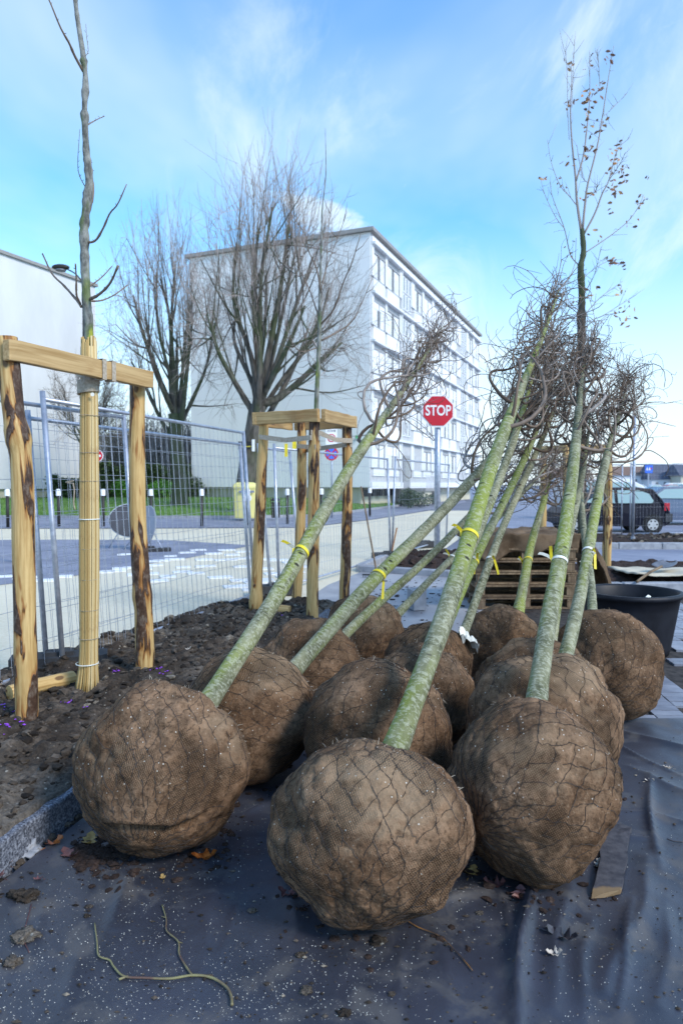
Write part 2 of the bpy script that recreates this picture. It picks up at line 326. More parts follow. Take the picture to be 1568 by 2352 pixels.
# peeled chestnut stakes: honey coloured wood, torn dark bark left in long patches with a rusty edge
def stake_mat(name, thr):
    t = NT(name, 0.6, 0.35); m = t.noise(t.co('ax', (1, 1, 0.2)), 9.5, 3, 0.5, 0.9); gr = t.noise(t.co('ax', (1, 1, 0.05)), 70, 4, 0.6); b = t.noise(t.co('ax', (1, 1, 0.6)), 40, 5, 0.65)
    w = t.mix(t.step(gr, 0.3, 0.7), (0.42, 0.25, 0.085), (0.66, 0.46, 0.20))
    w = t.mix(t.step(t.noise(t.co('ax', (1, 1, 0.3)), 8, 3), 0.5, 0.75, 0, 0.6), w, (0.40, 0.21, 0.06))
    w = t.mix(t.step(m, thr - .05, thr + .005, 0, 0.9), w, (0.30, 0.12, 0.028))
    bk = t.ramp(b, [(0.3, (0.022, 0.013, 0.009)), (0.5, (0.075, 0.038, 0.022)), (0.72, (0.20, 0.16, 0.125))])
    kn = t.vor(t.co('ax', (1, 1, 0.5)), 7); w = t.mix(t.step(kn, 0.14, 0.08, 0, 0.85), w, (0.10, 0.045, 0.02))
    t.col(t.mix(t.step(m, thr, thr + .02), w, bk)).bump(t.math('ADD', t.math('MULTIPLY', t.step(m, thr - .005, thr + .025), 1.6), t.math('MULTIPLY', b, 0.5)), 0.7, 0.008); return t.m
MT['stake'] = stake_mat('peeled_stake', .525); MT['stake_barky'] = stake_mat('half_peeled_stake', .47)
t = NT('sawn_half_log', 0.62, 0.3); m = t.noise(t.co('ax', (1, 1, 0.25)), 8, 3, 0.5, 0.8); gr = t.noise(t.co('ax', (1, 1, 0.04)), 60, 4)
w = t.mix(t.step(gr, 0.3, 0.7), (0.36, 0.22, 0.085), (0.56, 0.385, 0.185)); w = t.mix(t.step(m, 0.5, 0.68, 0, 0.7), w, (0.30, 0.15, 0.05))
t.col(t.mix(t.step(m, 0.68, 0.74, 0, 0.8), w, (0.10, 0.07, 0.05))).bump(gr, 0.4, 0.004); MT['sawn'] = t.m
t = NT('reed', 0.55, 0.4); r = t.n.new('ShaderNodeNewGeometry').outputs['Random Per Island']; f = t.noise(t.co('ax', (1, 1, 0.2)), 40, 3)
c = t.ramp(r, [(0, (0.36, 0.22, 0.07)), (0.5, (0.55, 0.39, 0.16)), (1, (0.70, 0.56, 0.31))]); t.col(t.mix(t.step(f, 0.55, 0.72, 0, 0.6), c, (0.22, 0.10, 0.03))); MT['reed'] = t.m
t = NT('jute_strap', 0.85, 0.2); f = t.noise(t.co('obj'), 60, 4); t.col(t.mix(t.step(f, 0.3, 0.7), (0.34, 0.28, 0.21), (0.48, 0.42, 0.34))).bump(f, 0.4, 0.003); MT['strap'] = t.m
# root ball: wet hessian, perlite specks, algae bloom, frayed weave
t = NT('hessian_root_ball', 0.92, 0.12); o = t.co('obj'); f = t.noise(o, 5, 5, 0.6); g = t.noise(o, 24, 5, 0.65); k = t.noise(o, 2.0, 3)
c = t.mix(t.step(f, 0.32, 0.68), (0.130, 0.071, 0.038), (0.285, 0.175, 0.105))
c = t.mix(t.step(g, 0.36, 0.60, 0.6, 0), c, (0.06, 0.036, 0.022)); hf = t.noise(o, 85, 4, 0.7); c = t.mix(t.step(hf, 0.33, 0.5, 0.62, 0), c, (0.035, 0.021, 0.013)); c = t.mix(t.step(hf, 0.55, 0.72, 0, 0.5), c, (0.40, 0.295, 0.20))
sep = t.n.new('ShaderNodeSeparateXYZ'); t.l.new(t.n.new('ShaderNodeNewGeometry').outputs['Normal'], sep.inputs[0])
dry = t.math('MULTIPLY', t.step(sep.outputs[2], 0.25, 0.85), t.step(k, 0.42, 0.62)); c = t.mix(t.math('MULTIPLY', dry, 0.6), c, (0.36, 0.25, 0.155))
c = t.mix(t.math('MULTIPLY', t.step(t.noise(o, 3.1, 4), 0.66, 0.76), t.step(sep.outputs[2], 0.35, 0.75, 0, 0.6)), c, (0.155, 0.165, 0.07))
wx = t.wave(t.co('obj', (1, 1, 1), (0.4, 0.5, 0.2)), 46, 3.5, 'X', 1.2); wy = t.wave(t.co('obj', (1, 1, 1), (0.4, 0.5, 0.2)), 46, 3.5, 'Z', 1.2)
wv = t.math('MULTIPLY', wx, wy); wm_ = t.step(t.noise(o, 4.2, 3), 0.44, 0.60)
c = t.mix(t.math('MULTIPLY', t.step(wv, 0.25, 0.02), t.math('MULTIPLY', wm_, 0.42)), c, (0.06, 0.036, 0.022))
c = t.mix(t.math('MULTIPLY', t.step(wv, 0.45, 0.8), t.math('MULTIPLY', wm_, 0.45)), c, (0.33, 0.24, 0.15))
sc_ = t.vor(o, 60, out='Color'); sd = t.vor(o, 60); sm = t.math('MULTIPLY', t.step(sc_, 0.66, 0.69), t.step(sd, 0.19, 0.10))
c = t.mix(t.math('MULTIPLY', sm, t.step(sep.outputs[2], -0.1, 0.4)), c, (0.62, 0.58, 0.5))
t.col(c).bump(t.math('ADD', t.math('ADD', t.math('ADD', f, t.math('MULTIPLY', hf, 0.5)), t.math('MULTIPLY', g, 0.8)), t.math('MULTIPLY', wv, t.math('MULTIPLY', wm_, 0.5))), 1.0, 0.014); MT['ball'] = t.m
MT['netwire'] = plain('rusty_net_wire', (0.055, 0.042, 0.036), 0.7, 0.3, 0.4, 30)
t = NT('hessian_sheet', 0.92, 0.1); f = t.noise(t.co('geo'), 6, 5); g = t.noise(t.co('geo'), 90, 3)
t.col(t.mix(t.step(f, 0.3, 0.7), (0.085, 0.055, 0.034), (0.20, 0.14, 0.092))).bump(t.math('ADD', f, g), 0.5, 0.01); MT['hessian'] = t.m
t = NT('galvanised', 0.42, 0.5); f = t.noise(t.co('geo'), 18, 4); t.b.inputs['Metallic'].default_value = 0.55
t.col(t.mix(t.step(f, 0.3, 0.7), (0.33, 0.36, 0.43), (0.50, 0.53, 0.60))); MT['galv'] = t.m
MT['rubber'] = plain('recycled_rubber', (0.035, 0.036, 0.04), 0.8, 0, 0.3, 14)
MT['tub'] = plain('black_plastic', (0.012, 0.013, 0.019), 0.5, 0, 0.25, 8, 0.3)
t = NT('pallet_wood', 0.75, 0.2); f = t.noise(t.co('ax', (1, 1, 0.06)), 50, 4); q = t.noise(t.co('geo'), 4, 4)
t.col(t.mix(t.step(q, 0.45, 0.65, 0, 0.6), t.mix(t.step(f, 0.3, 0.7), (0.14, 0.092, 0.055), (0.29, 0.21, 0.135)), (0.06, 0.043, 0.033))).bump(f, 0.4, 0.004); MT['pallet'] = t.m
MT['yellow_tape'] = plain('yellow_tape', (0.78, 0.62, 0.03), 0.45, 0, 0.1, 20); MT['white_tape'] = plain('white_tape', (0.78, 0.78, 0.72), 0.5, 0, 0.06, 20)
def wallmat(name, a, b, r=0.75):
    t = NT(name, r, 0.3); f = t.noise(t.co('obj', (1, 1, 0.35)), 0.6, 6, 0.6); g = t.noise(t.co('obj', (1, 1, 0.1)), 2.2, 4)
    t.col(t.mix(t.step(g, 0.6, 0.8, 0, 0.16), t.mix(t.step(f, 0.3, 0.7), a, b), (0.35, 0.36, 0.34))); return t.m
MT['white_wall'] = wallmat('white_cladding', (0.70, 0.72, 0.74), (0.80, 0.81, 0.82)); MT['gable'] = wallmat('gable_render', (0.78, 0.79, 0.79), (0.85, 0.855, 0.85))
MT['pale_wall'] = wallmat('pale_block_wall', (0.60, 0.61, 0.63), (0.68, 0.69, 0.70)); MT['plinth'] = wallmat('cream_plinth', (0.50, 0.47, 0.36), (0.62, 0.58, 0.46)); MT['joint_dark'] = plain('panel_joint', (0.48, 0.49, 0.50), 0.8)
MT['frame_grey'] = plain('window_frame', (0.33, 0.34, 0.36), 0.5); MT['curtain'] = plain('net_curtain', (0.72, 0.74, 0.75), 0.9, 0, 0.15, 1.5)
t = NT('window_glass', 0.06, 0.6); t.col((0.20, 0.22, 0.24)); MT['glass'] = t.m
MT['roof_edge'] = plain('roof_edge', (0.30, 0.29, 0.28), 0.7); MT['darkmetal'] = plain('dark_metal', (0.035, 0.032, 0.03), 0.55, 0.3)
MT['red'] = plain('sign_red', (0.55, 0.012, 0.03), 0.45, 0, 0.05); MT['signwhite'] = plain('sign_white', (0.82, 0.82, 0.84), 0.45, 0, 0.03); MT['blue'] = plain('sign_blue', (0.04, 0.16, 0.72), 0.45, 0, 0.05)
MT['black'] = plain('black_print', (0.012, 0.012, 0.014), 0.5); MT['yellowprint'] = plain('yellow_print', (0.62, 0.52, 0.06), 0.5); MT['signback'] = plain('sign_back_grey', (0.24, 0.26, 0.31), 0.5, 0.3)
MT['signback_dark'] = plain('sign_back_dark', (0.03, 0.032, 0.042), 0.45, 0.0, 0.5, 3)
MT['bin_yellow'] = plain('recycling_yellow', (0.72, 0.64, 0.24), 0.5, 0, 0.06, 3)
t = NT('young_tree_bark', .8, .25); f = t.noise(t.co('ax', (1, 1, .5)), 26, 5, .65); q = t.noise(t.co('ax', (1, 1, .35)), 11, 4, .6); sx = t.n.new('ShaderNodeSeparateXYZ'); t.l.new(t.co('ax'), sx.inputs[0])
c = t.mix(t.step(f, .35, .65), (.085, .085, .075), (.30, .30, .27)); gq = t.math('SUBTRACT', q, t.math('MULTIPLY', t.math('SUBTRACT', sx.outputs[2], 2.6), .06))
c = t.mix(t.step(gq, .46, .58, 0, .75), c, (.12, .165, .05)); c = t.mix(t.step(gq, .60, .66, 0, .9), c, (.36, .38, .04)); t.col(c).bump(f, .7, .01); MT['bark_young'] = t.m
t = NT('hedge_leaf', 0.6, 0.3); r = t.n.new('ShaderNodeNewGeometry').outputs['Random Per Island']; t.col(t.ramp(r, [(0, (0.015, 0.03, 0.012)), (0.7, (0.04, 0.075, 0.022)), (1, (0.075, 0.12, 0.03))])); MT['hedge'] = t.m
t = NT('bright_shrub', 0.6, 0.3); r = t.n.new('ShaderNodeNewGeometry').outputs['Random Per Island']; t.col(t.ramp(r, [(0, (0.04, 0.13, 0.02)), (1, (0.11, 0.30, 0.03))])); MT['shrub'] = t.m
t = NT('dead_oak_leaf', 0.65, 0.3); t.col(t.ramp(t.step(t.rnd(), 0, 40), [(0, (0.14, 0.06, 0.03)), (0.5, (0.30, 0.145, 0.07)), (0.8, (0.42, 0.20, 0.07)), (1, (0.50, 0.33, 0.18))])); MT['leaf'] = t.m
def paint(name, c, r=0.25):
    t = NT(name, r, 0.5); t.col(c); t.b.inputs['Coat Weight'].default_value = 0.25; t.b.inputs['Coat Roughness'].default_value = 0.1; return t.m
MT['navy'] = plain('navy_paint', (0.006, 0.006, 0.016), .42, 0, .1, 3, .2); MT['carglass'] = paint('car_glass', (0.30, 0.42, 0.42), 0.12); MT['tyre'] = plain('tyre', (0.018, 0.018, 0.02), 0.8)
MT['hub'] = plain('hub_cap', (0.55, 0.55, 0.54), 0.4, 0.2); MT['tail'] = paint('tail_lamp_red', (0.5, 0.02, 0.04)); MT['bumper'] = plain('bumper', (0.05, 0.052, 0.06), 0.5)
# ------------------------------------------------------------------ ground, street and pavements
def struct(o): o['kind'] = 'structure'; return o
def sheet(name, pts, z, m): return struct(MB().poly([(p[0], p[1], z) for p in pts]).build(name, m, attr=False))
sheet('ground', [(-400, -60), (400, -60), (400, 700), (-400, 700)], -0.03, MT['asphalt'])
g_ = lambda a, b: gp(a, b, 0.0)
sheet('street', [(-60, 1.2), (-1.6, 1.2), (-0.9, 6), (0.6, 11.8), (2.2, 15.5), (9.0, 40.0), g_(985, 1172), g_(860, 1192), g_(700, 1211), g_(300, 1213), (-60, g_(0, 1214)[1])], -0.022, MT['cream'])
gpatch = [g_(-500, 1390), g_(0, 1341), g_(172, 1320), g_(301, 1298), g_(430, 1280), g_(580, 1251), g_(383, 1239), g_(172, 1238), g_(-500, 1240)]
sheet('grey_crossing', gpatch, -0.016, MT['greypave'])
lawn_edge = [(-60, g_(0, 1189)[1]), g_(0, 1189), g_(300, 1190), g_(560, 1190), g_(735, 1186), g_(890, 1166), g_(1000, 1150), g_(1060, 1139)]
pvp = [(-60, g_(0, 1213)[1])] + [g_(300, 1212), g_(700, 1210), g_(860, 1191), g_(985, 1171), g_(1070, 1153)] + lawn_edge[::-1]
sheet('far_pavement', pvp, -0.012, MT['greypave'])
# white stone squares let into the street, each its own piece
strt = bpy.data.objects['street']
rng = random.Random(5)
sq = MB(); sq.box((0, 0, 0), (0.30, 0.30, 0.016)); sqm = sq.mesh('white_square'); sqm.materials.append(MT['whitepave'])
sqd = [(455, 1262), (490, 1270), (533, 1273), (563, 1281), (528, 1284), (508, 1285), (402, 1283), (472, 1299), (421, 1301), (450, 1315), (506, 1324), (362, 1332), (558, 1331), (590, 1335), (608, 1345),
       (640, 1358), (585, 1352), (600, 1330), (630, 1316), (660, 1335), (350, 1297), (330, 1305), (300, 1302), (276, 1304), (262, 1310), (240, 1312), (318, 1318), (386, 1322), (345, 1316), (286, 1272), (318, 1275), (392, 1276),
       (610, 1283), (640, 1285), (585, 1276), (668, 1290), (700, 1300), (560, 1266), (520, 1262), (680, 1312), (560, 1300), (345, 1288), (372, 1286), (420, 1312), (610, 1305), (545, 1345), (655, 1322), (632, 1342), (430, 1268), (470, 1284), (20, 1322), (60, 1325), (105, 1331), (150, 1322)]
for (a, b) in sqd:
    p = g_(a, b); inst('white_square', sqm, strt, (p[0], p[1], -0.012), (0, 0, 0.30 + rng.uniform(-0.05, 0.05)), (rng.uniform(0.8, 1.35), rng.uniform(0.75, 1.0), 1))
sheet('pavement', [(-0.9, 5.2), (4.0, 4.2), (9.5, 9.3), (14, 16), (6.0, 16.4), (2.4, 16.0), (0.5, 12.4), (-0.2, 10.4), (-0.55, 8.6)], -0.008, MT['concrete'])
# kerb stones of the far lawn
fk = struct(MB().box((0, 0, -0.5), (0.01, 0.01, 0.01)).build('far_kerb', MT['kerb']))
le = [np.array(p)[:2] for p in lawn_edge]
for i in range(len(le) - 1):
    L = np.linalg.norm(le[i + 1] - le[i]); n = max(1, int(L / 2.0))
    for k in range(n):
        a = le[i] + (le[i + 1] - le[i]) * (k + 0.006) / n; b = le[i] + (le[i + 1] - le[i]) * (k + 0.994) / n
        MB().bar((*a, 0.03), (*b, 0.03), 0.14, 0.16).build('kerb_stone', MT['kerb'], fk, attr=False)
# rising lawn behind it
nx, ny = 60, 26; X = np.zeros((ny, nx)); Y = X.copy(); Z = X.copy()
ex = np.array([p[0] for p in le]); ey = np.array([p[1] for p in le])
for j in range(nx):
    x = -60 + (ex[-1] + 60) * j / (nx - 1); y0 = np.interp(x, ex, ey) + 0.07
    for i in range(ny): X[i, j] = x; Y[i, j] = y0 + (i / (ny - 1)) ** 1.3 * 60
lz = lambda x, y: 0.08 + 0.55 * np.clip((y - np.interp(x, ex, ey)) / 11.0, 0, 1) ** 0.9
Z = lz(X, Y); Z += 0.03 * vnoise(np.stack([X.ravel() * 0.6, Y.ravel() * 0.6, X.ravel() * 0], 1), 3).reshape(X.shape)
lawn = struct(MB().grid(X, Y, Z).build('lawn', MT['grass'], smooth=True, attr=False))
gb = MB(); rr = np.random.RandomState(4); N = 16000
px = rr.uniform(-26, 8.5, N); py = np.interp(px, ex, ey) + 0.12 + rr.rand(N) ** 1.4 * 12; pz = lz(px, py)
ang = rr.uniform(0, 6.28, N); hh = rr.uniform(0.05, 0.15, N); w = rr.uniform(0.012, 0.03, N)
v = np.empty((N, 3, 3)); v[:, 0] = np.stack([px - w * np.cos(ang), py - w * np.sin(ang), pz - 0.02], 1); v[:, 1] = np.stack([px + w * np.cos(ang), py + w * np.sin(ang), pz - 0.02], 1)
v[:, 2] = np.stack([px + rr.uniform(-.06, .06, N), py + rr.uniform(-.06, .06, N), pz + hh], 1)
gb.add(v.reshape(-1, 3), np.arange(3 * N).reshape(-1, 3).tolist())
tag(gb.build('grass', MT['blade'], attr=False), 'short green grass on the lawn before the apartment block', 'grass', kind='stuff')
# ------------------------------------------------------------------ planting bed with its granite kerb
KX = lambda y: -1.294 + 0.2366 * (y - 2.64)          # street face of the kerb
FXl = lambda y: -2.2 + 0.374 * (y - 5.14)            # fence line
ny, nx = 380, 130; yy = np.linspace(1.0, 8.35, ny); Y = np.repeat(yy[:, None], nx, 1); tt = np.linspace(0, 1, nx)[None, :]
X = (FXl(Y) - 0.25) * (1 - tt) + (KX(Y) - 0.022 + .012 * np.sin(Y * 9) * np.sin(Y * 23)) * tt
X = X + 0
P = np.stack([X.ravel(), Y.ravel(), np.zeros(X.size)], 1)
edge = np.clip(np.minimum(tt, 1 - tt) * 9, 0, 1) * np.ones_like(Y)
far = np.clip((8.35 - Y) * 2.5, 0, 1)
bedz = 0.142 + (0.5 * fbm(P * 1.6, 3, 1).reshape(X.shape) * 0.05 + 0.055 * np.abs(fbm(P * 5.5, 3, 9)).reshape(X.shape) + 0.020 * np.abs(fbm(P * 15, 3, 21)).reshape(X.shape)) * (0.3 + 0.7 * edge)
Z = bedz * far + (-0.03) * (1 - far); Z[:, -1] = np.where(far[:, -1] > 0.5, 0.128, Z[:, -1]); Z[:, 0] -= 0.14
bed = struct(MB().grid(X, Y, Z).build('planting_bed', MT['soil'], smooth=True, attr=False))
kb = struct(MB().box((-1.2, 3.0, -0.2), (0.01, 0.01, 0.01)).build('granite_kerb', MT['granite']))
kd = np.array([0.2366, 1.0]); kd = kd / np.linalg.norm(kd)
y = 1.15
while y < 7.6:
    y2 = min(y + 1.0, 7.6); a = np.array([KX(y) - 0.1, y + 0.004, 0.02]); b = np.array([KX(y2) - 0.1, y2 - 0.008, 0.02])
    ks = MB().bar(a, b, 0.2, 0.235, seg=14, jit=0.006, seed=int(y * 10)).build('kerb_stone', MT['granite'], kb, attr=False)
    bv = ks.modifiers.new('b', 'BEVEL'); bv.width = 0.012; bv.segments = 2; y = y2
def clods(N, fn, smin, smax, seed, flat=0.75):
    rr = np.random.RandomState(seed); mb = MB()
    ico = np.array([(0, 0, 1), (.89, 0, .45), (.28, .85, .45), (-.72, .53, .45), (-.72, -.53, .45), (.28, -.85, .45), (.72, .53, -.45), (-.28, .85, -.45), (-.89, 0, -.45), (-.28, -.85, -.45), (.72, -.53, -.45), (0, 0, -1)])
    fc = [(0, 1, 2), (0, 2, 3), (0, 3, 4), (0, 4, 5), (0, 5, 1), (1, 6, 2), (2, 7, 3), (3, 8, 4), (4, 9, 5), (5, 10, 1), (6, 7, 2), (7, 8, 3), (8, 9, 4), (9, 10, 5), (10, 6, 1), (6, 11, 7), (7, 11, 8), (8, 11, 9), (9, 11, 10), (10, 11, 6)]
    for _ in range(N):
        x, y, z = fn(rr); s = smin + (smax - smin) * rr.rand() ** 3.0
        v = ico * (1 + rr.uniform(-.38, .38, (12, 1))) * s * np.array([rr.uniform(.7, 1.3), rr.uniform(.7, 1.3), flat * rr.uniform(.6, 1.1)])
        a = rr.rand() * 6.28; v = v @ np.array([[math.cos(a), math.sin(a), 0], [-math.sin(a), math.cos(a), 0], [0, 0, 1]])
        mb.add(v + (x, y, z), fc)
    return mb
yf, ttf = yy, np.linspace(0, 1, nx)
def bedpt(rr):
    i = rr.randint(20, ny - 25); j = rr.randint(4, nx - 2); return X[i, j], Y[i, j], Z[i, j] + 0.002
def bed_h(x, y):
    i = int(np.clip((y - 1.0) / 7.35 * 379, 0, 379)); t_ = (x - FXl(y) + 0.25) / (KX(y) - 0.05 - FXl(y) + 0.25)
    return float(BZ[i, int(np.clip(t_ * 129, 0, 129))])
BX, BY, BZ = X.copy(), Y.copy(), Z.copy(); BNY, BNX = ny, nx
tag(clods(6500, bedpt, 0.003, 0.034, 3).build('soil_clods', MT['clod'], attr=False), 'dark lumpy soil crumbs covering the raised planting bed', 'soil', kind='stuff')
# mud and wet leaf crumbs in the gutter between kerb and sheet
def gut(rr): y = rr.uniform(1.8, 3.6); return KX(y) + abs(rr.normal(0, 0.07)) + 0.005, y, 0.008
tag(clods(260, gut, 0.005, 0.028, 8).build('gutter_dirt', MT['clod'], attr=False), 'loose dirt crumbs in the gutter along the granite kerb', 'dirt', kind='stuff')
# ------------------------------------------------------------------ ground sheet (geotextile) with folds
ny, nx = 300, 330; yv = np.linspace(1.15, 4.42, ny); Y = np.repeat(yv[:, None], nx, 1); tt = np.linspace(0, 1, nx)[None, :]
X = (KX(Y) + 0.05) * (1 - tt) + 3.0 * tt
P = np.stack([X.ravel(), Y.ravel(), np.zeros(X.size)], 1)
Z = 0.016 + 0.004 * fbm(P * 2.2, 3, 5).reshape(X.shape) + 0.0022 * fbm(P * 7, 2, 15).reshape(X.shape)
def seg_ridge(a, b, w, h, wob=0.0, sharp=1.0):
    global Z
    a, b = np.asarray(a)[:2], np.asarray(b)[:2]; d = b - a; L2 = d @ d
    t_ = np.clip(((X - a[0]) * d[0] + (Y - a[1]) * d[1]) / L2, 0, 1)
    ox = wob * np.sin(t_ * 7 + a[0] * 9); n_ = np.array([-d[1], d[0]]) / math.sqrt(L2)
    q = (X - a[0] - t_ * d[0]) * n_[0] + (Y - a[1] - t_ * d[1]) * n_[1] - ox; e = np.hypot(X - a[0] - t_ * d[0] - ox * n_[0], Y - a[1] - t_ * d[1] - ox * n_[1])
    Z += h * np.exp(-np.sqrt((e / w) ** 2 * sharp + .02) * 1.25 + .17) * (0.35 + 0.65 * np.sin(np.clip(t_, 0.06, 0.94) * math.pi)) * 1.25
    return q
for (a, b, w_, h_, wo_) in [((1222, 2010), (1180, 2380), 0.030, 0.045, 0.01), ((1300, 2040), (1260, 2330), 0.035, 0.018, 0.01), ((300, 2010), (240, 2170), 0.030, 0.014, 0.0),
        ((900, 2125), (1120, 2060), 0.05, 0.035, 0.0), ((560, 1880), (640, 1850), 0.03, 0.02, 0.0), ((1485, 1790), (1510, 2010), 0.022, 0.016, 0.01), ((1500, 1990), (1400, 2300), 0.05, 0.024, 0.02),
        ((1440, 1770), (1640, 1860), 0.04, 0.014, 0.01), ((1420, 1870), (1620, 1905), 0.022, 0.010, 0.01), ((1540, 2080), (1520, 2330), 0.03, 0.012, 0.01), ((640, 2000), (700, 2230), 0.03, 0.011, 0.01),
        ((520, 2000), (420, 2352), 0.05, 0.010, 0.02), ((190, 2180), (140, 2352), 0.03, 0.009, 0.0), ((1430, 1690), (1640, 1745), 0.035, 0.020, 0.01), ((1420, 1930), (1500, 1940), 0.015, 0.010, 0.0),
        ((820, 2160), (760, 2330), 0.03, 0.009, 0.01), ((1350, 2120), (1330, 2352), 0.02, 0.011, 0.01), ((296, 2040), (262, 2150), .010, .016, 0), ((1150, 2060), (1190, 2200), .012, .014, .004), ((700, 1990), (800, 2140), .010, .010, .006), ((1450, 2080), (1420, 2340), .010, .014, .006), ((1490, 1820), (1500, 1960), .010, .012, .003), ((1380, 1700), (1560, 1790), .012, .012, .006), ((560, 2060), (500, 2230), .010, .007, .005), ((940, 2150), (900, 2330), .010, .009, .006), ((120, 2050), (60, 2230), .010, .008, .004), ((1000, 2110), (1040, 2330), 0.03, 0.008, 0.01)]:
    seg_ridge(gp(a[0], a[1]), gp(b[0], b[1]), w_, h_, wo_)
Z = np.maximum(Z, 0.006)
edge = np.clip((4.42 - Y) * 14, 0, 1); Z = Z * edge + 0.003 * (1 - edge)
TZ = Z.copy(); TX = X.copy()
def tarp_h(x, y):
    i = int(np.clip((y - 1.15) / 3.27 * 299, 0, 299)); xl = KX(y) + 0.05
    return float(TZ[i, int(np.clip((x - xl) / (3.0 - xl) * 329, 0, 329))])
ny_t = ny
gs = MB().grid(X, Y, Z).build('ground_sheet', MT['tarp'], smooth=True, attr=False)
tag(gs, 'black slate-sheened geotextile sheet, creased and speckled with grit, under the root balls', 'ground sheet')
# ------------------------------------------------------------------ root balled trees
ICO = {}
def ico(level):
    if level not in ICO:
        import bmesh
        bm = bmesh.new(); bmesh.ops.create_icosphere(bm, subdivisions=level, radius=1.0); bm.verts.ensure_lookup_table()
        ICO[level] = (np.array([v.co[:] for v in bm.verts]), [[q.index for q in f.verts] for f in bm.faces]); bm.free()
    return ICO[level]
def ball_fn(C, rx, ry, rz, ax, seed, ztop, dents=(), cut=0.8):
    C = np.asarray(C, float); ax = np.asarray(ax, float) / np.linalg.norm(ax)
    def f(D):
        r = 1 + 0.075 * fbm(D * 1.4, 2, seed) + 0.045 * fbm(D * 3.3, 2, seed + 5) + 0.010 * (1 - np.abs(fbm(D * 6.0 + 0.3 * fbm(D * 4, 2, seed + 2)[:, None], 2, seed + 9))) + 0.008 * fbm(D * 15, 2, seed + 11)
        for (dd, w_, h_) in dents:
            dd = np.asarray(dd, float) / np.linalg.norm(dd)
            if isinstance(w_, tuple):        # a long crease: (half width, half length, direction)
                e1 = np.asarray(w_[2], float); e1 = e1 - dd * (e1 @ dd); e1 /= np.linalg.norm(e1); e2 = np.cross(dd, e1); uu = D @ e1 + .05 * np.sin(D @ e2 * 9); vv = D @ e2 + .06 * np.sin(D @ e1 * 5)
                r = r + h_ * np.exp(-(vv / w_[0]) ** 2) * np.exp(-(uu / w_[1]) ** 4) * (D @ dd > 0) - h_ * .35 * np.exp(-((vv - 2.1 * w_[0]) / w_[0] / 1.3) ** 2) * np.exp(-(uu / w_[1]) ** 4) * (D @ dd > 0)
            else: r = r + h_ * np.exp(-((1 - D @ dd) / w_))
        p = D * (r * 0.955)[:, None]
        al = p @ ax; nal = np.where(al > cut - 0.1, cut - 0.1 + 0.13 * np.tanh((al - cut + 0.1) / 0.16), al)
        p = p + ax * (nal - al)[:, None]
        p = p * np.array([rx, ry, rz]) + C
        lo = 0.016; h = p[:, 2]; p[:, 2] = np.where(h < lo + 0.05, lo + 0.05 * np.exp(np.clip((h - lo - 0.05) / 0.05, -8, 0)), h)
        return p
    return f
def frame(ax):
    ax = np.asarray(ax, float) / np.linalg.norm(ax); u = np.cross(ax, (0.3, 0.2, 1.0)); u /= np.linalg.norm(u); return ax, u, np.cross(ax, u)
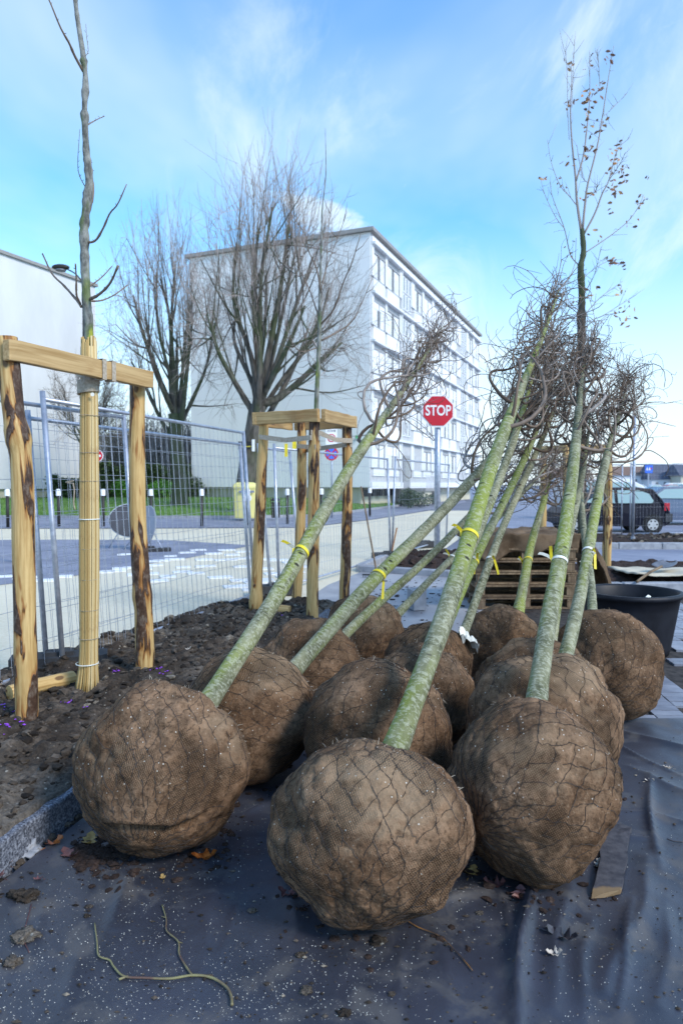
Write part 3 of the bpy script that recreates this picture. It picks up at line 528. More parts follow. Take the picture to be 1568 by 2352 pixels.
def make_ball(parent, C, rx, ry, rz, ax, seed, level=5, dents=(), cut=0.8):
    fn = ball_fn(C, rx, ry, rz, ax, seed, 0, dents, cut); D, faces = ico(level); rg = np.random.RandomState(seed)
    a, u, w = frame(np.asarray(ax) * 0.7 + rg.uniform(-.5, .5, 3)); nc, nr = 25, 14
    node = {}
    for j in range(nr + 1):
        th = R(9) + (R(172) - R(9)) * j / nr
        for i in range(nc):
            ph = (i + 0.5 * (j % 2) + rg.uniform(-.18, .18)) * 2 * math.pi / nc; t2 = th + rg.uniform(-.04, .04)
            node[i, j] = a * math.cos(t2) + (u * math.cos(ph) + w * math.sin(ph)) * math.sin(t2)
    segs = []; KP = []
    for j in range(nr):
        for i in range(nc):
            A = node[i, j]; o = (i - 1 + (j % 2)) % nc
            for B in (node[(i + (j % 2)) % nc, j + 1], node[o, j + 1]):
                if rg.rand() < 0.07: continue
                q = A + (B - A) * np.linspace(0, 1, 5)[:, None]; q[1:-1] += rg.normal(0, .014, (3, 3)); q /= np.linalg.norm(q, axis=1)[:, None]; segs.append(q)
    allq = np.concatenate(segs); pos = fn(allq); mean = (rx + ry + rz) / 3
    V = fn(D); kd = kdtree.KDTree(len(pos))
    mid = fn((allq[:-1] + allq[1:]) / np.linalg.norm(allq[:-1] + allq[1:], axis=1)[:, None])
    for i, p in enumerate(pos): kd.insert(p, i)
    kd.balance(); dist = np.array([kd.find(p)[2] for p in V])
    nrm = (V - C) / np.linalg.norm(V - C, axis=1)[:, None]; keep = np.clip((V[:, 2] - 0.03) / 0.05, 0, 1)
    gro = -0.0045 * np.exp(-(dist / 0.008) ** 2) + 0.003 * np.clip(dist / 0.035, 0, 1)
    V = V + nrm * (gro * keep)[:, None] + nrm * (0.003 * vnoise(V * 70, seed) * keep)[:, None]
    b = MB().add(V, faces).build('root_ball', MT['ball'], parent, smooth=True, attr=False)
    wmb = MB(); k = 0
    for q in segs:
        p = pos[k:k + 5]; k += 5
        if p[:, 2].min() < 0.03: continue
        n_ = (p - C) / np.linalg.norm(p - C, axis=1)[:, None]; wmb.tube(p + n_ * 0.0003, 0.0012, 3, False)
    wmb.build('wire_net', MT['netwire'], b, attr=False)['kind'] = 'stuff'
    # frayed hessian edge round the neck of the ball
    fr = MB(); rg2 = np.random.RandomState(seed + 3); a0, u0, w0 = frame(ax)
    for q in range(60):
        ph = rg2.uniform(0, 6.28); d0 = a0 * rg2.uniform(0.45, 0.8) + (u0 * math.cos(ph) + w0 * math.sin(ph)) * 0.7; d0 /= np.linalg.norm(d0)
        p0 = fn(d0[None])[0]; 
        if p0[2] < 0.1: continue
        e = d0 + rg2.normal(0, .6, 3); e /= np.linalg.norm(e); L = rg2.uniform(.006, .018)
        fr.tube([p0 - d0 * 0.006, p0 + e * L * .5, p0 + e * L + rg2.normal(0, .006, 3)], [0.0016, 0.0012, 0.0007], 3, False)
    if fr.n: fr.build('frayed_threads', MT['strap'], b, attr=False)['kind'] = 'stuff'
    return b
def solve_depth(B, px, py, L):               # point on the ray through (px,py) at distance L from B, beyond it
    o = np.array([0, 0, EYE]); d = at(px, py, 1.0) - o; q = o - B
    a_, b_, c_ = d @ d, 2 * d @ q, q @ q - L * L; disc = b_ * b_ - 4 * a_ * c_
    return o + d * ((-b_ + math.sqrt(max(disc, 0))) / (2 * a_))
def bound_crown(base, axis, Lc, Rm, seed, nprim, dens=1.0):
    """bent, bundled branches round the stem: returns tubes (points, radius0, radius1)"""
    rg = np.random.RandomState(seed); a, u, w = frame(axis); out = []
    for i in range(nprim):
        s = Lc * (0.02 + 0.78 * ((i + rg.rand() * 0.6) / nprim) ** 1.15); ph = i * 2.4 + rg.uniform(-.4, .4)
        rad = u * math.cos(ph) + w * math.sin(ph); p = base + a * s; d = rad * 1.0 + a * rg.uniform(-0.15, 0.25); d /= np.linalg.norm(d)
        Lb = rg.uniform(0.75, 1.35) * (1 - 0.45 * s / Lc) * Lc * 0.55; n = 18; st = Lb / n; r0 = rg.uniform(.006, .0145) * (1 - 0.4 * s / Lc); pts = [p.copy()]
        tw = rg.uniform(-1, 1); Rmax = Rm * (1.08 - 0.92 * s / Lc) * rg.uniform(0.75, 1.25)
        for k in range(n):
            q = p - base; al = q @ a; rv = q - a * al; rho = np.linalg.norm(rv) + 1e-6; rh = rv / rho; tan = np.cross(a, rh)
            pull = 0.35 if rho < Rmax * 0.45 else 1.9 * (rho / Rmax) ** 2.2
            d = d + (a * 0.60 - rh * pull * 0.62 + tan * tw * 0.20 + rg.normal(0, 0.16, 3)) * (st / 0.065) * 0.55
            d /= np.linalg.norm(d); p = p + d * st; pts.append(p.copy())
        pts = np.array(pts); out.append((pts, r0, r0 * 0.38))
        for q in range(int(rg.randint(6, 11) * dens)):
            k = rg.randint(3, n - 1); o = pts[k]; d0 = pts[k + 1] - pts[k]; d0 /= np.linalg.norm(d0); d0 = d0 + rg.normal(0, .6, 3) + a * .5; d0 /= np.linalg.norm(d0)
            cv = rg.normal(0, 1, 3); cv -= d0 * (cv @ d0); cv /= np.linalg.norm(cv); kap = rg.uniform(0.8, 6.5); L2 = rg.uniform(.3, .8) * (1 - .3 * s / Lc); m = 12
            ax2 = np.cross(d0, cv); pp = [o.copy()]; dd = d0.copy(); x = o.copy()
            for z_ in range(m):
                dd = dd + np.cross(ax2, dd) * kap * L2 / m + a * 0.09 + rg.normal(0, .06, 3); al = (x - base) @ a; rv = x - base - a * al; rho = np.linalg.norm(rv)
                if rho > Rmax * (1.05 - .55 * np.clip((al - s) / Lc, 0, 1)): dd = dd - rv / rho * 0.34
                dd /= np.linalg.norm(dd); x = x + dd * L2 / m; pp.append(x.copy())
            r2 = rg.uniform(.0024, .0052); out.append((np.array(pp), r2, r2 * 0.5))
            if rg.rand() < 0.6:
                e = pp[rg.randint(4, m)]; ed = rg.normal(0, 1, 3) + a * 0.6; ed /= np.linalg.norm(ed); l3 = rg.uniform(.06, .22)
                out.append((np.array([e, e + ed * l3 * .5 + rg.normal(0, .012, 3), e + ed * l3]), 0.0022, 0.0013))
    for q in range(int(16 * dens)):          # fine leaders gathered at the tip
        s = Lc * rg.uniform(.55, .95); p = base + a * s + rg.normal(0, .02, 3); L2 = rg.uniform(.25, .6); e = a + rg.normal(0, .16, 3); e /= np.linalg.norm(e)
        out.append((np.array([p, p + e * L2 * .4 + rg.normal(0, .02, 3), p + e * L2 * .75 + rg.normal(0, .03, 3), p + e * L2 + rg.normal(0, .05, 3)]), .0045, .0018))
    return out
def ribbon(tr, c, ax, r, seed, twist=0.0, side=None):
    """plastic tape round the stem with a bow and tails"""
    a, u, w = frame(ax); rg = np.random.RandomState(seed); n = 20; mb = MB(); ring = []
    for k in (-1, 1):
        for i in range(n):
            ph = i * 2 * math.pi / n; ring.append(c + (u * math.cos(ph) + w * math.sin(ph)) * (r + 0.003) + a * (k * 0.010 + 0.008 * math.sin(ph + seed)))
    mb.add(ring, [(i, (i + 1) % n, n + (i + 1) % n, n + i) for i in range(n)])
    rb = mb.build('ribbon', MT['white_tape'] if seed % 3 == 1 else MT['yellow_tape'], tr, smooth=True, attr=False)
    sd = np.asarray(side if side is not None else (-1, -0.35, 0.1), float); sd -= a * (sd @ a); sd /= np.linalg.norm(sd); k0 = c + sd * (r + 0.006)
    for q, (dx, m_) in enumerate([((-.9, -.2, .75), 'white_tape'), ((-.3, -.4, .95), 'yellow_tape'), ((0.05, -.4, -.9), 'yellow_tape')]):
        d = np.array(dx) + rg.normal(0, .25, 3); d /= np.linalg.norm(d); L = rg.uniform(.06, .10); e = np.cross(d, (0, 1, 0.2)); e /= np.linalg.norm(e)
        pts = [k0 + d * L * t_ + np.array([0, -.01, -.022]) * t_ ** 2 for t_ in (0, .35, .7, 1)]; tm = MB(); v = []
        for p in pts: v += [p - e * 0.008, p + e * 0.008]
        tm.add(v, [(2 * i, 2 * i + 1, 2 * i + 3, 2 * i + 2) for i in range(3)]); tm.build('ribbon_tail', MT[m_], rb, smooth=True, attr=False)
    return rb
# (ball centre x,y ; radii ; trunk base px,py,depth ; crown start px,py ; clear stem ; total length ; stem radius ; ribbon y ; bark ; level ; label)
TR = [
 dict(c=(-.742, 2.84), r=(.350, .34, .348), b=(456, 1646, 3.02), k=(842, 1026), L=2.25, T=4.3, sr=.048, rib=1262, bk='bark', lv=6, dn=[((.22, -1, -.40), (.055, .52, (1, .2, .12)), -.12), ((.97, -.25, .02), .07, .17), ((-.35, -.4, .9), .5, .03), ((-.05, -1, .05), .02, -.05)], ct=.66,
      lab='root-balled tree leaning over the four-stake frame, its creased ball set beside the granite kerb'),
 dict(c=(.096, 2.40), r=(.358, .34, .315), b=(912, 1706, 2.58), k=(1166, 985), L=2.2, T=4.3, sr=.047, rib=1243, bk='bark_green', lv=6, dn=[((-.75, -.3, .75), .03, .07), ((-.45, -.2, .95), .012, .07), ((-.2, -.2, 1), .008, .05), ((.75, -.35, .75), .04, .07), ((-.85, -.5, .25), .02, -.05)], ct=.72,
      lab='root-balled tree with thick yellow-ribboned green stem, its ball farthest out on the open sheet'),
 dict(c=(.732, 2.66), r=(.330, .33, .335), b=(1228, 1634, 2.80), k=(1318, 1022), L=2.2, T=4.05, sr=.0435, rib=1282, bk='bark', lv=6, dn=[((.8, -.5, -.7), .12, -.05), ((.9, -.3, .5), .1, .03)],
      lab='root-balled tree with pale upright stem and white-yellow bow, ball beside the broken plank'),
 dict(c=(-.455, 3.50), r=(.325, .32, .325), b=(660, 1556, 3.74), k=(1072, 1106), L=2.2, T=3.7, sr=.049, rib=1322, bk='bark', lv=5, lab='root-balled tree with low slanting stem, ball tucked behind the creased ball by the kerb', side=(.3, -.4, -.9)),
 dict(c=(.176, 3.20), r=(.345, .33, .330), b=(958, 1600, 3.40), k=(1176, 1000), L=2.3, T=3.7, sr=.036, rib=None, bk='bark', lv=5, lab='root-balled tree whose stem hides behind the thick green stem, ball wedged behind the thick-stemmed one'),
 dict(c=(.975, 3.30), r=(.350, .33, .335), b=(1288, 1548, 3.44), k=(1396, 1058), L=2.2, T=3.75, sr=.0395, rib=1270, bk='bark', lv=5, lab='root-balled tree with yellow ribbon trailing down its stem, second ball behind the broken plank', side=(.9, -.35, -.1)),
 dict(c=(1.655, 4.36), r=(.350, .34, .345), b=(1360, 1416, 4.48), k=(1340, 1172), L=2.1, T=3.3, sr=.032, rib=1300, bk='bark_grey', lv=5, dn=[((.55, -.75, .25), .012, -.10)], lab='root-balled tree with slit hessian ball standing against the black plastic tub'),
 dict(c=(-.200, 4.36), r=(.325, .31, .322), b=(772, 1478, 4.52), k=(1096, 1166), L=2.2, T=3.2, sr=.036, rib=None, bk='bark', lv=5, lab='root-balled tree lying beneath the low slanting stem, between bed and middle balls'),
 dict(c=(.190, 5.40), r=(.315, .31, .315), b=(915, 1408, 5.52), k=(1180, 1146), L=2.1, T=3.1, sr=.034, rib=1283, bk='bark_grey', lv=5, lab='root-balled tree with thin grey stem, ball on bare concrete by the four-stake frame'),
 dict(c=(1.13, 3.98), r=(.375, .33, .300), b=(1262, 1498, 4.10), k=(1332, 1084), L=2.1, T=3.3, sr=.034, rib=None, bk='bark', lv=5, lab='root-balled tree with wide low ball wedged among the balls between tub and broken plank'),
 dict(c=(1.17, 5.06), r=(.305, .30, .300), b=(1190, 1402, 5.12), k=(1246, 1150), L=2.15, T=3.3, sr=.041, rib=1290, bk='bark_green', lv=5, lab='root-balled tree with very green stem standing against the pallet stack', side=(-.8, -.4, -.4)),
 dict(c=(.570, 4.52), r=(.290, .28, .285), b=(1056, 1474, 4.62), k=(1240, 1010), L=2.2, T=3.5, sr=.033, rib=1288, bk='bark_grey', lv=5, lab='root-balled tree with whitish grey stem and torn plastic at its neck', side=(.6, -.4, .3)),
 dict(c=(.455, 3.90), r=(.300, .29, .295), b=(986, 1532, 4.02), k=(1200, 1050), L=2.2, T=3.6, sr=.036, rib=1290, bk='bark_green', lv=5, lab='root-balled tree with slim green stem and yellow band beside the thick green stem', side=(.4, -.6, .6)),
]
GRP = 'root-balled trees waiting on the ground sheet'
for i, q in enumerate(TR):
    c = np.array([q['c'][0], q['c'][1], q['r'][2] * .955 + 0.004]); tr = thing('root_balled_tree', q['lab'], 'tree', (c[0], c[1], 0.012), GRP)
    B = at(*q['b']); K = solve_depth(B, q['k'][0], q['k'][1], q['L']); ax = (K - B) / np.linalg.norm(K - B)
    q['r'] = tuple(v * (1.05 if i > 2 else 1.0) for v in q['r']); c[2] = q['r'][2] * .955 + .004
    make_ball(tr, c, *q['r'], ax, 31 + i * 7, q['lv'], q.get('dn', ()), q.get('ct', .78))
    # stem: from inside the ball to the tip
    T = q['T']; n = 70; s = np.linspace(-0.16, T, n); rg = np.random.RandomState(90 + i); crown0 = q['L']
    path = B + s[:, None] * ax; a, u, w = frame(ax); ph = rg.uniform(0, 6, 4)
    path += u * (0.018 * np.sin(s * 1.7 + ph[0]) * np.clip(s, 0, 1))[:, None] + w * (0.014 * np.sin(s * 2.3 + ph[1]) * np.clip(s, 0, 1))[:, None]
    rad = .94 * q['sr'] * (1 + 0.16 * np.exp(-np.clip(s, 0, 9) / 0.12)) * np.where(s < crown0, 1 - 0.20 * np.clip(s, 0, 9) / crown0, 0.80 * np.clip(1 - (s - crown0) / (T - crown0) * 0.9, .1, 1) ** 1.1)
    for z_ in rg.uniform(0.1, crown0, 9): rad = rad * (1 + rg.uniform(.02, .07) * np.exp(-((s - z_) / .022) ** 2))
    st = MB().tube(path, rad, 18, bump=lambda A, sd=i: 1 + 0.035 * fbm(A * np.array([22, 22, 9]), 2, sd)).build('stem', MT[q['bk']], tr, smooth=True)
    cb_ = B + ax * crown0; cr = MB(); Lc = T - crown0
    for (pts, r0, r1) in bound_crown(cb_ - ax * 0.05, ax, Lc + .1, (0.33 if i else 0.27), 200 + i * 3, 20 if i < 6 else 14, 1.0 if i < 6 else 0.8):
        cr.tube(pts, np.linspace(r0, r1, len(pts)), 5 if r0 > .006 else 3, False)
    cr.build('bound_crown', MT['twig'], tr, smooth=True)
    if q['rib']:
        lo, hi = 0.0, crown0
        for _ in range(40):
            md = (lo + hi) / 2
            if proj(B + ax * md)[1] > q['rib']: lo = md
            else: hi = md
        j = np.argmin(abs(s - lo)); ribbon(tr, path[j], ax, rad[j] * 1.03, 11 + i, side=q.get('side'))

# soil and leaf mould spilt round the foot of each ball
def spill(rr):
    q = TR[rr.choice([0, 0, 0, 1, 2, 2, 3, 4, 5])]; a = rr.uniform(0, 6.283); d = q['r'][0] * rr.uniform(.45, .95) + abs(rr.normal(0, .05)); x, y = q['c'][0] + math.cos(a) * d, q['c'][1] + math.sin(a) * d
    if x < KX(y) + .03: x = KX(y) + .04
    return x, y, tarp_h(x, y) + .001
tag(clods(700, spill, .003, .020, 51, .6).build('spilt_soil', MT['compost'], attr=False), 'crumbs of dark soil spilt round the feet of the root balls', 'soil', kind='stuff')
def mud(rr): 
    g = gp(170 + abs(rr.normal(0, 70)), 1975 + rr.normal(0, 16)); return g[0], g[1], tarp_h(g[0], g[1]) + .002
tag(clods(320, mud, .004, .026, 57, .6).build('leaf_mould', MT['compost'], attr=False), 'heap of muddy leaf mould between the creased ball and the granite kerb', 'leaf mould', kind='stuff')
# ------------------------------------------------------------------ stakes, frames and the trees planted between them
def stuff(o): o['kind'] = 'stuff'; return o
def stake(name, pts, r0, r1, parent, seed, knob=(), m='stake'):
    P = spline(pts, 46); s = np.linspace(0, 1, 46); rad = r0 + (r1 - r0) * s
    for (f_, w_, h_) in knob: rad = rad * (1 + h_ * np.exp(-((s - f_) / w_) ** 2))
    return MB().tube(P, rad, 16, bump=lambda A: 1 + 0.07 * fbm(A * np.array([13, 13, 4.5]), 3, seed)).build(name, MT[m], parent, smooth=True)
def plank_bar(name, a, b, w, h, parent, seed, mat='sawn'):
    o = MB().bar(a, b, w, h, seg=16, jit=0.006, seed=seed).build(name, MT[mat], parent); m = o.modifiers.new('b', 'BEVEL'); m.width = 0.006; m.segments = 2; return o
def strap_loop(name, pts, w, parent, up=(0, 0, 1), mat='strap'):
    P = np.asarray(pts, float); v = []; u = np.asarray(up, float)
    for p in P: v += [p - u * w / 2, p + u * w / 2]
    o = MB().add(v, [(2 * i, 2 * i + 1, 2 * i + 3, 2 * i + 2) for i in range(len(P) - 1)]).build(name, MT[mat], parent, smooth=False, attr=False)
    m = o.modifiers.new('s', 'SOLIDIFY'); m.thickness = 0.004; m.offset = 0; return o
# two-stake support
PL, PR = gp(60, 1664, 0.14), gp(334, 1552, 0.14)
sup = thing('two_stake_support', 'pair of peeled wooden stakes joined by one sawn crossbar beside the reed-wrapped trunk', 'tree support', (PL[0], PL[1], 0.13))
lt = [at(63, 1690, PL[1]), at(58, 1450, PL[1]), at(55, 1230, PL[1]), at(50, 1060, PL[1]), at(30, 930, PL[1]), at(16, 775, PL[1])]
stake('stake', lt, 0.062, 0.056, sup, 3, [(0.70, 0.035, 0.22), (0.66, .02, .14)], 'stake_barky')
stake('stake', [at(333, 1575, PR[1]), at(331, 1420, PR[1]), at(322, 1290, PR[1]), at(316, 1130, PR[1]), at(316, 884, PR[1])], 0.066, 0.054, sup, 9, [(0.35, 0.04, 0.14)])
dpt = PL[1] - 0.085; e2 = PR[1] - 0.03
plank_bar('crossbar', at(14, 803, dpt) , at(347, 873, e2), 0.05, 0.115, sup, 4)
# reed wrapped young tree
TB = gp(202, 1590, 0.14); zt = TB[1]
yt1 = thing('planted_tree', 'tall young tree with lichen-green bark, its lower trunk wrapped in yellow reed matting', 'tree', (TB[0], TB[1], 0.13))
tp = [(203, 1600), (204, 1200), (205, 790), (200, 700), (196, 600), (194, 520), (205, 420), (198, 340), (195, 250), (197, 180), (189, 110), (178, 40), (170, -40), (160, -160)]
tr_ = np.array([.030, .034, .037, .036, .034, .031, .030, .026, .022, .021, .019, .017, .015, .012]); pts = [at(a, b, zt) for a, b in tp]
n = 130; P = spline(pts, n); s = np.linspace(0, 1, n); rad = .80 * np.interp(np.linspace(0, len(tp) - 1, n), np.arange(len(tp)), tr_); rg = np.random.RandomState(2)
for z_ in rg.uniform(.3, 1, 26): rad = rad * (1 + rg.uniform(.12, .38) * np.exp(-((s - z_) / .005) ** 2))
MB().tube(P, rad, 14, bump=lambda A: 1 + 0.14 * fbm(A * np.array([25, 25, 16]), 2, 3)).build('trunk', MT['bark_young'], yt1, smooth=True)
q = .366
brs = [([(512, 1925), (480, 1880), (400, 1790), (330, 1720), (268, 1592)], .009, .005, .3), ([(505, 1905), (482, 1850), (480, 1750), (475, 1655)], .007, .004, -.2), ([(560, 1880), (620, 1850), (690, 1780), (742, 1668)], .010, .006, -.25),
       ([(560, 1890), (640, 1885), (720, 1850), (802, 1790)], .006, .003, .2), ([(560, 1800), (640, 1740), (705, 1670)], .005, .003, .15), ([(540, 1522), (600, 1510), (650, 1430), (690, 1340), (740, 1280), (796, 1155)], .008, .003, -.2),
       ([(550, 1360), (585, 1220), (580, 1110), (562, 985)], .010, .003, .1), ([(540, 1180), (500, 1100), (490, 1010), (503, 810)], .003, .0015, .1), ([(525, 450), (470, 350), (435, 270), (380, 170), (310, 0), (270, -60)], .009, .003, -.3),
       ([(545, 788), (600, 755), (658, 728)], .004, .002, .1), ([(535, 355), (555, 320), (545, 230), (540, 150)], .002, .001, .05)]
for (pp, r0, r1, dz) in brs:
    k = [at(x * q, y * q, zt + dz * i / (len(pp) - 1)) for i, (x, y) in enumerate(pp)]; B_ = spline(k, 18); rr_ = np.linspace(r0, r1, 18); rr_ = rr_ * (1 + .25 * (np.random.RandomState(int(r0 * 1e5)).rand(18) > .75))
    mb = MB().tube(B_, rr_, 7); 
    for j in range(3, 17, 2):
        e = np.array([rg.normal(0, 1), rg.normal(0, 1), 1.2]); e /= np.linalg.norm(e); mb.tube([B_[j], B_[j] + e * 0.018], [rr_[j] * .6, .001], 4)
    mb.build('branch', MT['twig'], yt1, smooth=True)
mb = MB(); rg = np.random.RandomState(8)
c0 = [at(200, 1588, zt), at(204, 1500, zt), at(205, 1300, zt), at(205, 1000, zt), at(204, 790, zt)]
for i in range(30):
    ph = i * 2 * math.pi / 30 + rg.uniform(-.05, .05); ring = np.array([math.cos(ph), math.sin(ph), 0]); R0 = rg.uniform(.049, .056); top = rg.uniform(-.02, .05)
    pts = [c0[0] + ring * (R0 + .012 + rg.uniform(0, .012)) + np.array([0, 0, rg.uniform(-.02, .015)]), c0[1] + ring * (R0 - .002), c0[2] + ring * (R0 + .004), c0[3] + ring * (R0 - .002), c0[4] + ring * (R0 - .010) + np.array([0, 0, top])]
    mb.tube(spline(pts, 12), rg.uniform(.0055, .0075), 5)
stuff(mb.build('reed_mat', MT['reed'], yt1, smooth=True))
def ring_at(px, py, r_, w, name, m, parent, tilt=0.0, Yd=zt):
    c = at(px, py, Yd); ph = np.linspace(0, 2 * math.pi, 25); P = [c + np.array([math.cos(a) * r_, math.sin(a) * r_, tilt * math.cos(a)]) for a in ph]; return strap_loop(name, P, w, parent, mat=m)
ring_at(205, 1192, .064, .006, 'tie_cord', 'white_tape', yt1); ring_at(201, 1523, .070, .006, 'tie_cord', 'white_tape', yt1)
for yy_ in (955, 1040, 1105, 1260, 1330, 1400, 1465): ring_at(205, yy_, .0600, .0025, 'wire_tie', 'strap', yt1)
ring_at(203, 888, .066, .085, 'jute_strap', 'strap', yt1, .01); ring_at(203, 868, .069, .04, 'jute_strap', 'strap', yt1, -.03)
MB().disc(at(213, 906, zt - .071), .012, (0.2, -1, 0), 14, .002).build('round_tag', MT['white_tape'], yt1, attr=False)
# jute straps round the crossbar
xb = lambda f_: at(14, 803, dpt) * (1 - f_) + at(347, 873, e2) * f_
bd = xb(1) - xb(0); bd /= np.linalg.norm(bd); bn = np.cross(bd, (0, 0, 1)); bn /= np.linalg.norm(bn)
for f_ in (0.598, 0.668):
    c = xb(f_); lo = [(-1, -1), (1, -1), (1, 1), (-1, 1), (-1, -1)]; strap_loop('jute_strap', [c + bn * a * .031 + np.array([0, 0, b * .064]) for a, b in lo], .034, sup, up=bd)
# four-stake frame
CF = {'F': (-.27, 7.1), 'L': (-.91, 7.45), 'R': (.06, 7.78), 'B': (-.60, 8.12)}
ft = thing('four_stake_frame', 'square frame of four peeled stakes with sawn boards round a young tree', 'tree support', (-.42, 7.6, 0.12))
def sp4(top, mid, bot, Y, r0, r1, seed, kn=()): stake('stake', [at(*bot, Y - .0), at(*mid, Y), at(*top, Y)], r0, r1, ft, seed, kn)
sp4((722, 946), (720, 1180), (717, 1425), 7.12, .062, .058, 21); sp4((607, 955), (597, 1180), (586, 1402), 7.45, .062, .052, 22, [(.05, .05, .2)])
sp4((797, 958), (797, 1160), (790, 1398), 7.80, .060, .054, 23); sp4((693, 955), (692, 1160), (680, 1396), 8.12, .060, .054, 24)
TT = {'F': at(739, 952, 7.0), 'L': at(587, 956, 7.42), 'R': at(812, 960, 7.80), 'B': at(672, 958, 8.2)}
for z_ in TT.values(): z_[2] = 2.19
for k_, (a, b) in enumerate((('L', 'F'), ('F', 'R'), ('R', 'B'), ('B', 'L'))):
    A, B_ = TT[a].copy(), TT[b].copy(); d_ = (B_ - A) / np.linalg.norm(B_ - A); A = A - d_ * (.0 if k_ % 2 else .03); B_ = B_ + d_ * (-.035 if k_ % 2 == 0 else 0.03); A = A + d_ * (.035 if k_ % 2 else 0)
    plank_bar('board', A, B_, 0.05, 0.13, ft, 30 + k_)
sc4 = {'F': at(721, 975, 7.12), 'L': at(605, 975, 7.45), 'R': at(797, 975, 7.8), 'B': at(692, 990, 8.12)}
tb2 = np.array([-.335, 7.55, 0])
for (a, b, dz) in (('L', 'F', 0), ('F', 'R', .02), ('F', 'B', -.12), ('B', 'R', -.06)):
    A, B_ = sc4[a].copy(), sc4[b].copy(); A[2] = 2.0 + dz; B_[2] = 1.97 + dz * .6; d_ = B_ - A; d_ /= np.linalg.norm(d_); nn_ = np.array([-d_[1], d_[0], 0]) * .066; mid_ = (A + B_) / 2; mid_[2] -= .03
    strap_loop('jute_strap', [A - d_ * .066, A - nn_ * (-1 if False else 1), mid_ - nn_ * .8, B_ - nn_, B_ + d_ * .066], .05, ft)
# young tree inside the frame
yt2 = thing('planted_tree', 'slim young tree with yellow-green bark rising from the square four-stake frame', 'tree', (-.345, 7.5, 0.12))
tp = [(712, 1420), (722, 1150), (727, 925), (733, 780), (735, 650), (738, 560), (740, 480), (748, 400), (747, 295)]
P = spline([at(a, b, 7.5) for a, b in tp], 70); rad = np.interp(np.linspace(0, 8, 70), np.arange(9), [.040, .035, .027, .022, .016, .010, .007, .005, .002])
MB().tube(P, rad, 10, bump=lambda A: 1 + 0.08 * fbm(A * np.array([25, 25, 10]), 2, 5)).build('trunk', MT['bark_young'], yt2, smooth=True)
cv = lambda x, y: ((x / 1.3067 + 700) * .574, (y / 1.3067 + 800) * .574)
for (pp, r0, dz) in [([(765, 735), (850, 690), (920, 640), (970, 550), (1030, 410)], .012, .4), ([(762, 650), (830, 570), (880, 430), (920, 340), (970, 180)], .012, -.4), ([(757, 625), (720, 520), (690, 440), (610, 300)], .010, .3),
        ([(765, 490), (740, 360), (700, 270), (680, 180), (610, 80)], .010, -.3), ([(745, 775), (650, 790), (590, 705)], .007, -.3), ([(735, 905), (700, 850), (690, 780)], .008, .2), ([(738, 895), (650, 930), (560, 965)], .008, .3),
        ([(770, 430), (800, 330), (850, 200), (900, 60)], .007, .2), ([(765, 470), (790, 340), (800, 180), (820, 0)], .007, .3), ([(770, 780), (830, 780), (890, 765)], .005, .1)]:
    K = [at(*cv(x, y), 7.5 + dz * i / (len(pp) - 1)) for i, (x, y) in enumerate(pp)]; B_ = spline(K, 16); mb = MB().tube(B_, np.linspace(r0, r0 * .3, 16), 6)
    for j in range(4, 15, 3):
        e = (B_[j + 1] - B_[j]) / np.linalg.norm(B_[j + 1] - B_[j]) + rg.normal(0, .5, 3); e /= np.linalg.norm(e); mb.tube([B_[j], B_[j] + e * .09, B_[j] + e * .17 + np.array([0, 0, .04])], [.004, .003, .0015], 4)
    mb.build('branch', MT['twig'], yt2, smooth=True)
# oak with dead leaves behind the pallets, staked in the far bed
OY = 12.0; ob = at(1336, 1296, OY); yt3 = thing('planted_oak', 'tall young oak still holding clusters of dead brown leaves, behind the pallet stack', 'tree', (ob[0], ob[1], 0.0))
co3 = lambda x, y: ((x / 1.96 + 2000) * .574, (y / 1.96 + 100) * .574)
tp = [(1336, 1300), (1336, 1100), (1335, 960), co3(635, 2350), co3(640, 2100), co3(630, 1900), co3(652, 1780), co3(640, 1600)]
P = spline([at(a, b, OY) for a, b in tp], 60); rad = np.interp(np.linspace(0, 7, 60), np.arange(8), [.075, .072, .066, .058, .056, .052, .042, .038]); rg = np.random.RandomState(5)
for z_ in rg.uniform(.3, 1, 14): rad = rad * (1 + rg.uniform(.1, .28) * np.exp(-((np.linspace(0, 1, 60) - z_) / .012) ** 2))
MB().tube(P, rad, 12, bump=lambda A: 1 + 0.1 * fbm(A * np.array([12, 12, 6]), 2, 7)).build('trunk', MT['oldbark'], yt3, smooth=True)
